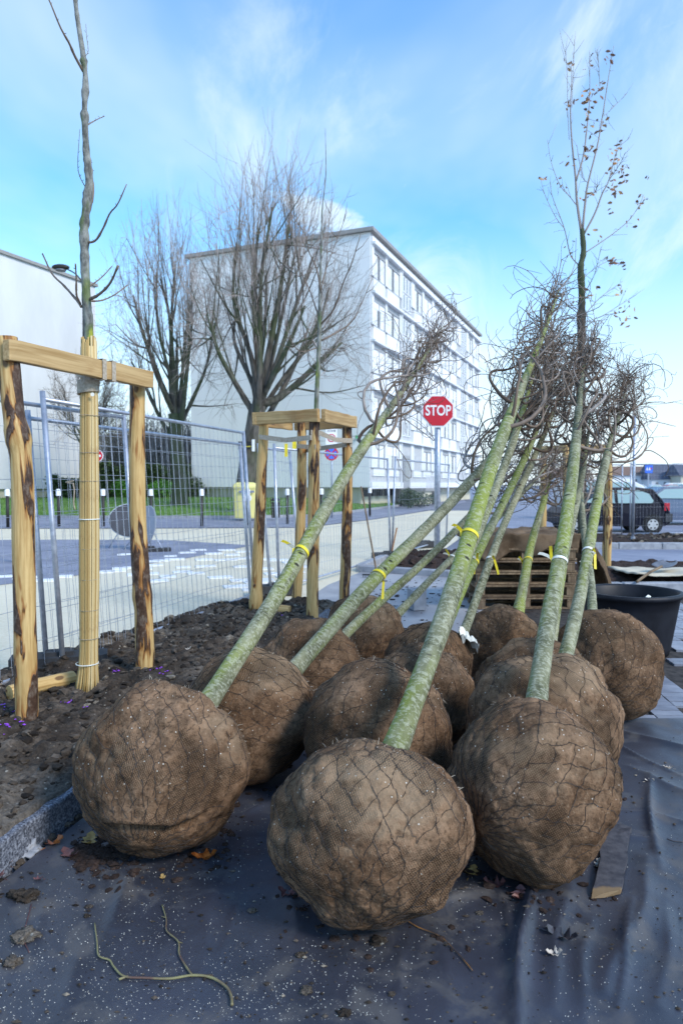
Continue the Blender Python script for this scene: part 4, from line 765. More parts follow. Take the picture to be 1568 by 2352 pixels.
obr = [([(635, 1620), (600, 1380), (590, 1200), (560, 900), (550, 650), (560, 440), (555, 300)], .032), ([(595, 1220), (650, 1030), (680, 800), (700, 560), (700, 200)], .022), ([(645, 1600), (670, 1350), (690, 1230), (760, 950), (800, 720), (850, 400), (890, 160)], .028),
       ([(655, 1640), (740, 1480), (800, 1320), (850, 1220), (920, 980), (1020, 880)], .024), ([(620, 1890), (550, 1800), (500, 1590), (410, 1350), (390, 1230)], .016), ([(660, 1790), (780, 1710), (880, 1640), (1000, 1540), (1080, 1430), (1125, 1330)], .014),
       ([(595, 1410), (540, 1340), (470, 1260), (400, 1080), (370, 900)], .010), ([(640, 2140), (740, 1950), (790, 1740)], .012), ([(630, 2250), (540, 2170), (500, 2000)], .012), ([(505, 1600), (430, 1500), (350, 1330), (320, 1220)], .009),
       ([(780, 480), (770, 300), (760, 230)], .006), ([(690, 1240), (640, 1180), (600, 940)], .008), ([(850, 1220), (930, 1100), (980, 1000)], .009), ([(640, 2300), (760, 2160), (860, 2080), (960, 2010)], .010), ([(645, 2340), (800, 2280), (930, 2200), (1060, 2120)], .009),
       ([(540, 900), (530, 700), (520, 300), (495, 170)], .006), ([(700, 1340), (750, 1300), (760, 1250)], .006), ([(800, 720), (850, 680), (990, 540)], .006), ([(560, 650), (575, 300), (580, 120)], .005), ([(645, 2000), (700, 1940), (850, 1850), (940, 1880)], .007)]
for k_, (pp, r0) in enumerate(obr):
    dz = rg.uniform(-.7, .7); K = [at(*co3(x, y), OY + dz * i / (len(pp) - 1)) for i, (x, y) in enumerate(pp)]; B_ = spline(K, 22); mb = MB().tube(B_, np.linspace(r0 * .75, .003, 22), 6)
    for j in range(4, 21, 2):
        e = (B_[j] - B_[j - 1]) / np.linalg.norm(B_[j] - B_[j - 1]) + rg.normal(0, .7, 3); e /= np.linalg.norm(e); L = rg.uniform(.1, .35); mb.tube([B_[j], B_[j] + e * L * .5, B_[j] + e * L + rg.normal(0, .03, 3)], [.004, .003, .0015], 3)
    mb.build('branch', MT['spray'], yt3, smooth=True)
def lobed(L, wd, seed, curl=.25):
    rg = np.random.RandomState(seed); n = 9; v = []; 
    for i in range(n):
        t_ = i / (n - 1); w_ = wd * math.sin(math.pi * min(1, t_ * .93 + .05)) ** .7 * (1.0 if i % 2 else .5) * rg.uniform(.8, 1.15); z_ = curl * L * (t_ - .5) ** 2 * 2 + rg.uniform(-.02, .02) * L
        v += [(-w_, t_ * L, z_ + abs(w_) * rg.uniform(-.1, .6)), (0, t_ * L, z_), (w_, t_ * L, z_ + abs(w_) * rg.uniform(-.1, .6))]
    f = []
    for i in range(n - 1): a = 3 * i; f += [(a, a + 1, a + 4, a + 3), (a + 1, a + 2, a + 5, a + 4)]
    mb = MB(); mb.add(v, f); mb.tube([(0, -L * .25, .0), (0, 0, 0)], .012 * L + .0006, 3); me = mb.mesh('leaf', smooth=True); me.materials.append(MT['leaf']); return me
LEAF = [lobed(.10, .035, k) for k in range(4)]
cl3 = [(690, 540, 9), (700, 620, 9), (780, 480, 9), (680, 980, 9), (700, 300, 6), (860, 280, 5), (540, 640, 6), (915, 960, 8), (880, 1170, 7), (900, 1300, 12), (970, 1190, 6), (1100, 1370, 8), (850, 1840, 8), (930, 1880, 6), (330, 1230, 4), (470, 1250, 5), (800, 790, 6), (1010, 1530, 4),
       (680, 730, 5), (710, 1340, 6), (550, 1760, 4), (950, 2080, 4), (1010, 2250, 4), (960, 2320, 5), (980, 1130, 6), (540, 280, 4), (700, 820, 5), (540, 1080, 4), (740, 2060, 4), (940, 2230, 5), (640, 2150, 5), (770, 1690, 3), (1150, 1180, 2), (860, 1430, 3), (620, 2260, 3), (910, 1060, 4), (720, 980, 3)]
for (x, y, k_) in cl3:
    for _ in range(int(k_ * 1.4)):
        p = at(*co3(x + rg.normal(0, 26), y + rg.normal(0, 34)), OY + rg.uniform(-.3, .3)) - np.array([ob[0], ob[1], 0])
        inst('leaf', LEAF[rg.randint(4)], yt3, p, (rg.uniform(0, 6.3), rg.uniform(0, 6.3), rg.uniform(0, 6.3)), (rg.uniform(.5, .95),) * 3)
ofr = thing('four_stake_frame', 'four peeled stakes with top boards half hidden round the brown-leaved oak', 'tree support', (ob[0], ob[1], 0.0))
for k_, (dx, dy) in enumerate(((-.62, .25), (-.42, -.35), (.32, -.30), (.55, .40))):
    b0 = np.array([ob[0] + dx, ob[1] + dy, -.05]); stake('stake', [b0, b0 + (0.01, 0, 1.1), b0 + (.0, 0, 2.2)], .06, .052, ofr, 40 + k_)
cs = [(-.62, .25), (-.42, -.35), (.32, -.30), (.55, .40)]
for k_ in range(4):
    a, b = cs[k_], cs[(k_ + 1) % 4]; plank_bar('board', (ob[0] + a[0], ob[1] + a[1], 2.10 + .002 * k_), (ob[0] + b[0], ob[1] + b[1], 2.10 + .002 * k_), .05, .12, ofr, 60 + k_)
# logs left lying on the soil
def log(name, label, a, b, r, seed, grp=None):
    a, b = np.asarray(a, float), np.asarray(b, float); o = MB().tube(spline([a, (a + b) / 2 + (0, 0, .004), b], 14), r, 14, bump=lambda A: 1 + .06 * fbm(A * 12, 2, seed)).build(name, MT['stake'], None, smooth=False, origin=(a + b) / 2 - (0, 0, r))
    return tag(o, label, 'log', grp)
a = gp(22, 1592, .19); b = gp(168, 1557, .19); a[2] = b[2] = .19; log('log', 'peeled round log offcut lying behind the bark-streaked knobbly stake', a, b, .048, 3)
a = gp(604, 1400, .18); b = gp(668, 1398, .18); b[1] -= .1; a[2] = .19; b[2] = .18; log('log', 'thick yellow peeled log offcut at the foot of the four-stake frame', a, b, .055, 4)
a = gp(612, 1384, .2); b = gp(655, 1378, .2); a[2] = .27; b[2] = .285; log('log', 'thin split offcut lying on top of the thick yellow log', a, b, .03, 6)
# ------------------------------------------------------------------ temporary mesh fence panels
def fence_panel(name, label, A, B, zb, lean, H=2.0, vs=.1, parent=None, grp='galvanised temporary fence panels', wr=.78):
    A, B = np.array([*A, zb]), np.array([*B, zb]); d = B - A; L = np.linalg.norm(d); d /= L; nn = np.array([-d[1], d[0], 0]); up = np.array([0, 0, 1.0]) * math.cos(lean) + nn * math.sin(lean)
    o = thing(name, label, 'fence', tuple(A), grp)
    for e, ex in ((A, .06), (B, .02)): MB().tube([e - up * .05, e + up * (H + ex)], .021, 8).build('post', MT['galv'], o, smooth=True, attr=False)
    for h_, s_ in ((H, 'top_rail'), (.06, 'bottom_rail')): MB().tube([A + up * h_, B + up * h_], .0165, 8).build(s_, MT['galv'], o, smooth=True, attr=False)
    mb = MB(); rg = np.random.RandomState(int(abs(A[0]) * 100) + 1); nv = int(L / vs)
    for i in range(1, nv):
        x = A + d * L * i / nv; w1, w2 = rg.normal(0, .007), rg.normal(0, .007); mb.tube([x + up * .06, x + up * H * .35 + d * w1 + nn * rg.normal(0, .006), x + up * H * .7 + d * w2, x + up * H], .0021 * wr, 4, False)
    for h_ in (.28, .52, .80, .92, 1.18, 1.45, 1.70, 1.82):
        pts = [A + d * L * k / 8 + up * (h_ * H / 2 + rg.normal(0, .006)) + nn * rg.normal(0, .008) for k in range(9)]; mb.tube(pts, .0024 * wr, 4, False)
    stuff(mb.build('wire_mesh', MT['galv'], o, smooth=True, attr=False))
    return o
LN = R(4.0)
fp1 = fence_panel('mesh_fence', 'galvanised mesh fence panel directly behind the reed-wrapped tree', (-2.06, 5.12), (-1.06, 8.50), .10, LN, 2.03)
fp2 = fence_panel('mesh_fence', 'lower galvanised mesh fence panel on the street side, doubling the one behind the reed wrap', (-2.22, 5.22), (-1.13, 8.66), .02, LN, 1.98)
fp3 = fence_panel('mesh_fence', 'galvanised mesh fence panel running past the bark-streaked stake of the two-stake support', (-3.02, 2.65), (-1.78, 6.10), .09, LN, 2.0)
fp4 = fence_panel('mesh_fence', 'galvanised mesh fence panel behind the four-stake frame, near the rake', (-.86, 9.6), (.98, 13.9), .0, R(2.0), 2.0)
fp5 = fence_panel('mesh_fence', 'galvanised mesh fence panel leaning beside the stop sign pole', (1.02, 14.1), (2.72, 18.1), .0, -R(2.0), 2.0)
fp6 = fence_panel('mesh_fence', 'slanted spare fence panel standing between the four-stake frame posts', (-.95, 9.4), (-.62, 10.6), .0, R(5.0), 2.0)
fp7 = fence_panel('mesh_fence', 'galvanised mesh fence panel in front of the navy hatchback', (8.12, 19.6), (11.6, 20.0), .05, 0, 2.0, wr=.6)
fp8 = fence_panel('mesh_fence', 'galvanised mesh fence panel behind the oak, half hidden by tied branches', (4.6, 19.5), (8.0, 19.9), .05, 0, 2.0, wr=.6)
def foot(label, x, y, z, rz):
    mb = MB(); mb.poly([(math.cos(rz) * a - math.sin(rz) * b + x, math.sin(rz) * a + math.cos(rz) * b + y, z + .13) for a, b in ((-.34, -.09), (-.3, -.12), (.3, -.12), (.34, -.09), (.34, .09), (.3, .12), (-.3, .12), (-.34, .09))], .13)
    mb.box((x, y, z + .145), (.2, .12, .03), rz); tag(mb.build('rubber_block', MT['rubber'], origin=(x, y, z)), label, 'rubber block', 'rubber blocks under the fence')
foot('black rubber fence foot beside the peeled log offcut', -2.12, 5.2, .09, .3); foot('black rubber fence foot behind the four-stake frame', -.9, 9.5, -.01, .2); foot('black rubber fence foot at the corner of the small compost bed', .95, 13.95, .0, .3)
foot('black rubber fence foot near the stop sign pole', 2.0, 16.6, .0, .4); foot('black rubber fence foot under the panel by the bark-streaked stake', -2.6, 3.9, .06, .3)
# ------------------------------------------------------------------ apartment block
CB = np.array([1.72, 41.8]); TH = math.atan2(.923, .385)
apt = thing('apartment_block', 'five-storey white apartment block with blank gable and long windowed front', 'building', (CB[0], CB[1], 0), None, TH)
def lb(name, c, size, m, parent=apt): return MB().box(c, size).build(name, MT[m], parent, attr=False, local=True)
LF, LG, HT = 31.6, 12.7, 16.4
lb('wall', (LF / 2, LG / 2, (HT + 1.3) / 2), (LF, LG, HT - 1.3), 'joint_dark')
lb('plinth', (LF / 2 + .2, LG / 2, .55), (LF - .6, LG - 1.6, 1.5), 'plinth')
rf = lb('roof_edge', (LF / 2, LG / 2, HT + .12), (LF + .5, LG + .5, .22), 'roof_edge')
# gable cladding: storey-high render panels with narrow joints
zf = [1.3, 4.15, 7.0, 9.85, 12.7, HT - .0]
for i in range(5):
    for j in range(4):
        a, b = zf[i] + .012, zf[i + 1] - .012
        MB().box((-.02, (j + .5) * LG / 4, (a + b) / 2), (.05, LG / 4 - .02, b - a)).build('gable_panel', MT['gable'], apt, attr=False, local=True)
wins = [(.35, 2.45), (2.85, 5.35), (8.7, 10.7), (11.2, 13.4), (14.0, 16.2), (16.8, 18.9), (19.5, 21.6), (26.2, 28.2), (28.9, 31.0)]
louv = [(6.0, 8.0), (23.2, 25.4)]; tops = [15.35, 12.5, 9.65, 6.8, 3.95]
def winmesh(W_):
    fr = MB(); H_ = 1.5
    for (x, z, w, h) in ((0, H_ / 2, W_, .09), (0, -H_ / 2, W_, .09), (-W_ / 2, 0, .09, H_), (W_ / 2, 0, .09, H_), (0, 0, .07, H_)): fr.box((x, 0, z), (w, .08, h))
    f = fr.mesh('window_frame'); f.materials.append(MT['frame_grey']); p = MB().box((0, .03, 0), (W_, .02, H_)).mesh('pane'); p.materials.append(MT['glass'])
    return f, p
WM = {}
rg = np.random.RandomState(12)
for r_, zt_ in enumerate(tops):
    for (a, b) in wins:
        if r_ == 4 and 5.5 < a < 11: continue
        W_ = round(b - a, 1)
        if W_ not in WM: WM[W_] = winmesh(W_)
        f = inst('window', WM[W_][0], apt, ((a + b) / 2, -.03, zt_ - .75)); inst('pane', WM[W_][1], f, (0, 0, 0))
        # net curtains, each drawn differently
        cw = W_ * rg.uniform(.34, .49)
        for sd in (-1, 1):
            MB().box((sd * (W_ / 2 - cw / 2 - .06), .012, 0), (cw, .01, 1.36)).build('curtain', MT['curtain'], f, attr=False, local=True)
        if rg.rand() < .4: hB = rg.uniform(.3, 1.2); MB().box((0, -.005, .72 - hB / 2), (W_ - .1, .02, hB)).build('blind', MT['signwhite'], f, attr=False, local=True)
    # spandrels between windows of this storey and the ledge over it
for r_ in range(5):
    zc = tops[r_]; lo = (tops[r_ + 1] if r_ < 4 else 1.5) ; 
    lb('ledge', (LF / 2, -.14, zc + .42), (LF, .30, .14), 'white_wall')
    for (a, b) in wins: lb('spandrel_panel', ((a + b) / 2, -.035, (zc - 1.54 + lo + .5) / 2), (b - a, .07, (zc - 1.54) - (lo + .5)), 'gable' if r_ % 2 else 'white_wall')
    xs = sorted([q_ for w_ in wins + louv for q_ in w_]); xs = [0] + xs + [LF]
    for k in range(0, len(xs), 2):
        if xs[k + 1] - xs[k] > .05: lb('pier_panel', ((xs[k] + xs[k + 1]) / 2, -.05, zc - .56), (xs[k + 1] - xs[k] - .01, .10, 1.8), 'white_wall')
    for (a, b) in louv:
        for k in range(3):
            for m_ in range(2):
                if r_ == 4: continue
                w_ = (b - a) / 3; fr_ = lb('stair_screen', (a + w_ * (k + .5), -.03, zc - .35 - m_ * 1.15), (w_ - .12, .06, 1.05), 'white_wall'); lb('stair_slit', (a + w_ * (k + .5), -.065, zc - .35 - m_ * 1.15), (w_ * .32, .02, .9), 'glass', fr_)
lb('cornice', (LF / 2, -.06, 16.0), (LF, .12, .36), 'white_wall')
lb('base_band', (LF / 2, -.05, 1.42), (LF, .10, .40), 'white_wall')
door = lb('entrance_door', (7.0, -.09, 2.35), (1.5, .08, 2.2), 'frame_grey'); lb('door_glass', (7.0, -.14, 2.5), (1.1, .02, 1.6), 'glass', door)
lb('landing', (7.2, -.9, 1.12), (2.6, 1.7, .18), 'roof_edge'); lb('landing_wall', (7.0, -.85, .6), (2.0, 1.5, .95), 'plinth')
for k in range(6): lb('step', (8.75 + k * .3, -.95, .98 - k * .17), (.32, 1.5, .18), 'roof_edge')
for k in range(16): lb('baluster', (6.2 + k * .22, -1.72, 1.62 - max(0, k - 10) * .13), (.03, .03, .95), 'signwhite')
lb('handrail', (7.3, -1.72, 2.08), (2.3, .06, .05), 'signwhite')
for (a, w_) in ((1.0, .5), (2.2, .5), (3.4, .5), (5.4, 1.2), (12, 1.0), (15, 1.0), (18, 1), (28, 1)): lb('cellar_window', (a, .66, .95), (w_, .4, .42), 'black')
lb('drainpipe', (5.68, -.14, 8.6), (.10, .10, 14.4), 'white_wall'); lb('chimney_box', (20, 6, 17.1), (1.6, 1.2, 1.6), 'gable')
# ------------------------------------------------------------------ second block, blank wall towards the street
C2 = at(225, 1100, 50.4)[:2]; d2 = np.array([-.41, -.912]); TH2 = math.atan2(d2[1], d2[0])
blk = thing('apartment_block', 'white apartment block showing only a blank windowless wall and a roof hut', 'building', (C2[0], C2[1], 0), None, TH2)
lb('wall', (8, -6.5, 8.4), (16, 13, 14.4), 'pale_wall', blk); lb('plinth', (8, -6.5, .6), (15.9, 12.6, 1.4), 'plinth', blk); lb('roof_edge', (8, -6.5, 15.7), (16.3, 13.3, .2), 'roof_edge', blk); lb('roof_hut', (8.3, -4, 16.5), (2.5, 3, 1.5), 'white_wall', blk)
for k in range(0): lb('joint_strip', (8, .012, 3.9 + 2.6 * k), (15.9, .05, .03), 'joint_dark', blk)
# ------------------------------------------------------------------ street trees
def grow(root, base, h0, lean, r0, seed, lim, Rx, Rz, fine=1.0):
    """trunk, vase of limbs and a dome of fine upswept twigs"""
    rg = np.random.RandomState(seed); tk = MB(); lm = MB(); sp2 = MB(); base = np.asarray(base, float); top = base + np.array([lean[0] * .4, lean[1], h0]); cen = top + np.array([lean[0] * .6, 0, 0])
    P = spline([base - (0, 0, .3), base + (lean[0] * .1, 0, h0 * .4), top], 14); rr_ = np.linspace(r0, r0 * .8, 14); rr_[0:3] *= (1.35, 1.2, 1.08)
    tk.tube(P, rr_, 14, bump=lambda A: 1 + .10 * fbm(A * np.array([2.5, 2.5, .8]), 3, seed)); Rv = np.array([Rx, Rx, Rz]); ends = []
    def dome(d, k): return cen + d / np.linalg.norm(d) * Rv * k
    for i in range(lim):
        th = R(6 + 66 * ((i + .5) / lim) ** .8); ph = i * 2.4 + rg.uniform(-.3, .3); d = np.array([math.sin(th) * math.cos(ph), math.sin(th) * math.sin(ph), math.cos(th)]); e = dome(d, rg.uniform(.50, .66)); s0 = P[-1 - rg.randint(0, 4)]
        m1 = s0 + (e - s0) * .3 + np.array([0, 0, -.03 * Rz * math.sin(th)]) + rg.normal(0, .12, 3); m2 = s0 + (e - s0) * .68 + np.array([d[0], d[1], 0]) * .25 + rg.normal(0, .15, 3)
        L = spline([s0, m1, m2, e], 20); lr = np.linspace(r0 * rg.uniform(.26, .42), .045, 20) * (1 + .15 * rg.rand(20)); lm.tube(L, lr, 8); ends += [(L[u_], d) for u_ in (10, 13, 16, 18, 19)]
        for k in range(rg.randint(5, 8)):
            j = rg.randint(7, 19); d2 = d + rg.normal(0, .30, 3); d2[2] = max(d2[2], .08); q_ = dome(d2, rg.uniform(.66, .82)); v_ = q_ - L[j]; ln = np.linalg.norm(v_); v_ *= min(1, .24 * Rz / ln)
            b2 = spline([L[j], L[j] + v_ * .45 + rg.normal(0, .10, 3) + np.array([0, 0, -.05 * ln]), L[j] + v_], 9); lm.tube(b2, np.linspace(min(lr[j] * .6, .06), .016, 9), 6); ends += [(b2[u_], d2 / np.linalg.norm(d2)) for u_ in (3, 5, 7, 8)]
    for (p, d) in ends:
        for k in range(int(rg.randint(3, 6) * fine + rg.rand())):
            d3 = d + rg.normal(0, .22, 3); d3[2] = max(d3[2], -.05); q_ = dome(d3, rg.uniform(.82, 1.04)); v_ = q_ - p + np.array([0, 0, .25]); ln = np.linalg.norm(v_); l3 = min(ln, rg.uniform(.09, .22) * Rz); v_ = v_ / ln * l3
            sp2.tube([p, p + v_ * .35 + rg.normal(0, .06, 3) - (0, 0, .03 * l3), p + v_ * .7 + rg.normal(0, .06, 3), p + v_ + np.array([0, 0, .10 * l3])], [.013, .010, .007, .004], 3, False)
            for u_ in range(rg.randint(1, 4)):
                o = p + v_ * rg.uniform(.3, .9); e3 = v_ / l3 + rg.normal(0, .38, 3); e3 /= np.linalg.norm(e3); l4 = rg.uniform(.2, .55) * l3; sp2.tube([o, o + e3 * l4 * .5 + rg.normal(0, .03, 3), o + e3 * l4 + np.array([0, 0, .06 * l4])], [.008, .006, .0035], 3, False)
    tk.build('trunk', MT['oldbark'], root, smooth=True); lm.build('limbs', MT['oldbark'], root, smooth=True); stuff(sp2.build('twig_crown', MT['spray'], root, attr=False))
def street_tree(label, px, py, Y, *a, **k):
    b = at(px, py, Y); b[2] = float(lz(b[0], b[1])) ; o = thing('street_tree', label, 'tree', tuple(b), 'bare street trees on the lawn'); grow(o, b, *a, **k)
street_tree('largest bare street tree, its thick trunk behind the yellow recycling bin', 563, 1165, 33.0, 5.0, (1.5, 0), .50, 4, 14, 5.6, 14.6, .62)
street_tree('bare street tree with forked trunk standing before the green hedge', 414, 1150, 37.0, 4.8, (-.6, 0), .42, 9, 10, 4.3, 13.4, .62)
street_tree('faint bare tree in front of the blank white wall', 196, 1150, 41.0, 3.0, (.3, 0), .24, 15, 8, 3.0, 7.5, .6)
# ------------------------------------------------------------------ hedge, shrubs and thicket between the blocks
def leafy(N, fn, s0, s1, seed):
    rr = np.random.RandomState(seed); mb = MB(); V = np.empty((N, 3, 3))
    for i in range(N):
        p = np.asarray(fn(rr)); a = rr.normal(0, 1, 3); b = rr.normal(0, 1, 3); s_ = rr.uniform(s0, s1); a *= s_ / np.linalg.norm(a); b *= s_ / np.linalg.norm(b); V[i] = (p, p + a, p + b)
    mb.add(V.reshape(-1, 3), np.arange(3 * N).reshape(-1, 3).tolist()); return mb
def hedge(label, x0, x1, y, h, dp, m, N, seed, name='hedge'):
    z0 = float(lz((x0 + x1) / 2, y)) - .1; o = thing(name, label, 'hedge' if name == 'hedge' else 'shrub', ((x0 + x1) / 2, y, z0))
    def fn(rr):
        u_ = rr.rand(3); f_ = rr.randint(3); x = x0 + (x1 - x0) * u_[0]; yy_ = y + dp * (u_[1] - .5); z_ = h * u_[2]
        if f_ == 0: yy_ = y - dp / 2
        if f_ == 1: z_ = h
        k_ = .12 * math.sin(x * 2.3) + .1 * math.sin(x * 5.1 + 1); return x + rr.normal(0, .08), yy_ + rr.normal(0, .08), z0 + z_ * (1 + k_) + rr.normal(0, .06)
    leafy(N, fn, .08, .2, seed).build('foliage', MT[m], o, attr=False); MB().box(((x0 + x1) / 2, y, z0 + h * .46), (x1 - x0 - .15, dp - .2, h * .92)).build('core', MT['hedge'], o, attr=False); return o
hx = lambda px, Y: (px - 784) * Y / 1600
hedge('long dark clipped hedge between the two white blocks', hx(228, 47), hx(442, 47), 47, 2.0, 1.2, 'hedge', 9000, 1); hedge('low dark hedge at the foot of the blank white wall', hx(118, 44), hx(200, 44), 44, 1.25, 1.2, 'hedge', 4000, 2)
def bush(label, c, rx, rz, N, m, seed, name='shrub'):
    o = thing(name, label, 'shrub', (c[0], c[1], c[2]))
    def fn(rr): d = rr.normal(0, 1, 3); d /= np.linalg.norm(d); r_ = rr.rand() ** .4; return c[0] + d[0] * rx * r_, c[1] + d[1] * rx * r_, c[2] + rz + d[2] * rz * r_
    leafy(N, fn, .05, .14, seed).build('foliage', MT[m], o, attr=False); mb = MB(); rr = np.random.RandomState(seed)
    for k in range(5): mb.tube([(c[0], c[1], c[2] - .05), (c[0] + rr.normal(0, rx * .3), c[1] + rr.normal(0, rx * .3), c[2] + rz * 1.2)], .015, 4)
    mb.build('stems', MT['oldbark'], o, attr=False)
for (lab, px, Y, rx, rz, m) in (('bright green shrub in front of the dark hedge', 278, 45.2, .55, .62, 'shrub'), ('bright green shrub beside the forked bare tree', 372, 45, .9, .6, 'shrub'), ('small dark leafy shrub by the entrance stairs', 937, 42.6, .55, .6, 'hedge'), ('spreading low dark shrub along the block front', 960, 44.5, 1.3, .45, 'hedge'), ('rounded dark shrub at the corner of the gable', 448, 45.4, .6, .7, 'hedge')):
    x = hx(px, Y); bush(lab, (x, Y, float(lz(x, Y))), rx, rz, 1200, m, px)
mb = MB(); rr = np.random.RandomState(33)
for k in range(900):
    x = rr.uniform(-20, -9); y = rr.uniform(56, 66); z_ = .5; h_ = rr.uniform(2, 7.0); p = np.array([x, y, z_]); q_ = p + np.array([rr.normal(0, .8), rr.normal(0, .8), h_]); mb.tube([p, (p + q_) / 2 + rr.normal(0, .25, 3), q_], [.05, .04, .012], 3, False)
    for u_ in range(5):
        o = p + (q_ - p) * rr.uniform(.3, 1); e = rr.normal(0, .6, 3); e[2] = abs(e[2]) + .3; mb.tube([o, o + e * .8 + rr.normal(0, .1, 3), o + e * 1.6], [.022, .016, .007], 3, False)
tag(mb.build('bare_thicket', MT['spray'], attr=False), 'brown leafless thicket filling the gap between the two blocks', 'thicket', kind='stuff')
hs2 = thing('low_house', 'grey low house with dark window bands behind the leafless thicket', 'house', (-17, 70, .4)); MB().box((-16, 70, 3.2), (16, 6, 5.6)).build('wall', MT['gable'], hs2, attr=False)
for z_ in (2.2, 4.6): MB().box((-16, 66.98, z_), (14, .06, 1.1)).build('window', MT['glass'], hs2, attr=False)
MB().box((-16, 70, 6.1), (16.6, 6.6, .3)).build('roof', MT['roof_edge'], hs2, attr=False)
# ------------------------------------------------------------------ pallet stack under hessian
PX0, PY0, PW, PD = 1.60, 8.30, 1.22, 1.0
pstep = .148
for k in range(6):
    z0 = k * pstep; ox, oy = rg.uniform(-.02, .02), rg.uniform(-.015, .015)
    pl = thing('pallet', ['wooden pallet at the bottom of the stack behind the root balls', 'wooden pallet second from the bottom of the stack', 'wooden pallet third from the bottom of the stack', 'wooden pallet fourth from the bottom of the stack', 'wooden pallet just below the top one of the stack', 'topmost wooden pallet of the stack, under the hessian sheet'][k], 'pallet', (PX0 + PW / 2, PY0 + PD / 2, z0), 'pallets in the stack')
    for j in range(7): MB().box((PX0 + PW / 2 + ox, PY0 + .05 + j * (PD - .1) / 6 + oy, z0 + .133), (PW, .11, .020), jit=.003).build('deck_board', MT['pallet'], pl, attr=True)
    for j in range(3): MB().box((PX0 + .07 + j * (PW - .14) / 2 + ox, PY0 + PD / 2 + oy, z0 + .112), (.10, PD, .020)).build('stringer_board', MT['pallet'], pl)
    for a_ in range(3):
        for b_ in range(3): MB().box((PX0 + .07 + a_ * (PW - .14) / 2 + ox, PY0 + .06 + b_ * (PD - .12) / 2 + oy, z0 + .062), (.10, .11, .078)).build('block', MT['pallet'], pl)
    for j in range(3): MB().box((PX0 + PW / 2 + ox, PY0 + .06 + j * (PD - .12) / 2 + oy, z0 + .012), (PW, .10, .020)).build('bottom_board', MT['pallet'], pl)
# hessian sheet: lies in folds on the stack, hangs over front and right side
zt_ = 6 * pstep + .006; nu, nv = 90, 60; U = np.linspace(-.14, PW + .80, nu); V_ = np.linspace(-.30, PD + .05, nv); X = np.zeros((nv, nu)); Y = X.copy(); Z = X.copy()
for i, v_ in enumerate(V_):
    for j, u_ in enumerate(U):
        x = PX0 + u_; y = PY0 + v_; z_ = zt_ + .022
        if u_ > PW: e = u_ - PW; x = PX0 + PW + .02 + .46 * (1 - math.exp(-e * 2.6)) + .04 * math.sin(v_ * 9); z_ -= e * .92
        if u_ < 0: x = PX0 - .06 * math.sin(min(1, -u_ / .12) * 1.57); z_ += -.7 * (-u_) 
        if v_ < 0: e = -v_; y = PY0 - .05 - .05 * math.sin(u_ * 8 + 1) * e * 4; z_ -= e * (.75 + .25 * math.sin(u_ * 5.1) + .2 * math.sin(u_ * 11)) * (0.35 if u_ > PW else 1)
        X[i, j], Y[i, j], Z[i, j] = x, y, z_
Pn = np.stack([X.ravel(), Y.ravel(), Z.ravel()], 1); Z += .03 * fbm(Pn * 6.5, 3, 77).reshape(Z.shape); X += .02 * fbm(Pn * 5, 2, 78).reshape(Z.shape); Z = np.maximum(Z, .05)
tagged = MB().grid(X, Y, Z).build('hessian_sheet', MT['hessian'], smooth=True, attr=False, origin=(PX0 + .6, PY0 + .5, zt_)); m_ = tagged.modifiers.new('s', 'SOLIDIFY'); m_.thickness = .008
tag(tagged, 'brown hessian sheet draped over the top and one side of the pallet stack', 'sheet')
# ------------------------------------------------------------------ black planting tub
tc_ = np.array([2.585, 6.22, 0]); n = 48; mb = MB(); prof = [(.33, .0), (.345, .06), (.385, .40), (.40, .50), (.425, .505), (.432, .525), (.425, .548), (.40, .548), (.385, .53), (.37, .40), (.325, .06), (0.02, .05)]; v = []
for (r_, z_) in prof:
    for i in range(n):
        a = i * 2 * math.pi / n; sq_ = 1 + .02 * math.sin(2 * a + .6) + (.045 * math.cos(a + .25) ** 9 if r_ > .38 and math.cos(a + .25) > 0 else 0); v.append((tc_[0] + r_ * sq_ * math.cos(a), tc_[1] + r_ * sq_ * math.sin(a), z_))
f = [(i * n + j, i * n + (j + 1) % n, (i + 1) * n + (j + 1) % n, (i + 1) * n + j) for i in range(len(prof) - 1) for j in range(n)] + [tuple(range(n))[::-1]]
mb.add(v, f); tub = thing('planting_tub', 'large round black plastic tub with rolled rim beside the pallet stack', 'tub', tuple(tc_)); mb.build('body', MT['tub'], tub, smooth=True, attr=False, fix=True)
for sx in (-1, 1): MB().tube([tc_ + (sx * .40, -.08, .50), tc_ + (sx * .47, -.04, .50), tc_ + (sx * .47, .04, .50), tc_ + (sx * .40, .08, .50)], .014, 6).build('handle', MT['tub'], tub, smooth=True, attr=False)
cr_ = lambda rr: (tc_[0] + rr.normal(0, .14), tc_[1] + rr.normal(0, .14), .08)
tag(clods(60, cr_, .01, .05, 12).build('tub_rubbish', MT['clod'], attr=False), 'dirt and scraps inside the black plastic tub', 'rubbish', kind='stuff')
pc = clods(1, lambda rr: (2.62, 5.93, .53), .035, .036, 5).build('plastic_scrap', MT['white_tape'], attr=False, origin=(2.62, 5.93, .5)); tag(pc, 'crumpled white plastic scrap in the rim of the black tub', 'scrap')
sw = at(1075, 1462, 4.45); mb = MB(); rr = np.random.RandomState(3); G = np.linspace(-1, 1, 14); gx, gy = np.meshgrid(G, G); pn = np.stack([gx.ravel() * 1.5, gy.ravel() * 1.5, gx.ravel() * 0], 1)
mb.grid(sw[0] + gx * .06, sw[1] + gy * .05, sw[2] - .02 + .045 * fbm(pn, 3, 4).reshape(gx.shape) - .05 * gx); tag(mb.build('plastic_scrap', MT['white_tape'], attr=False, origin=sw - (0, 0, .05)), 'torn whitish plastic film crumpled between the root balls', 'scrap')
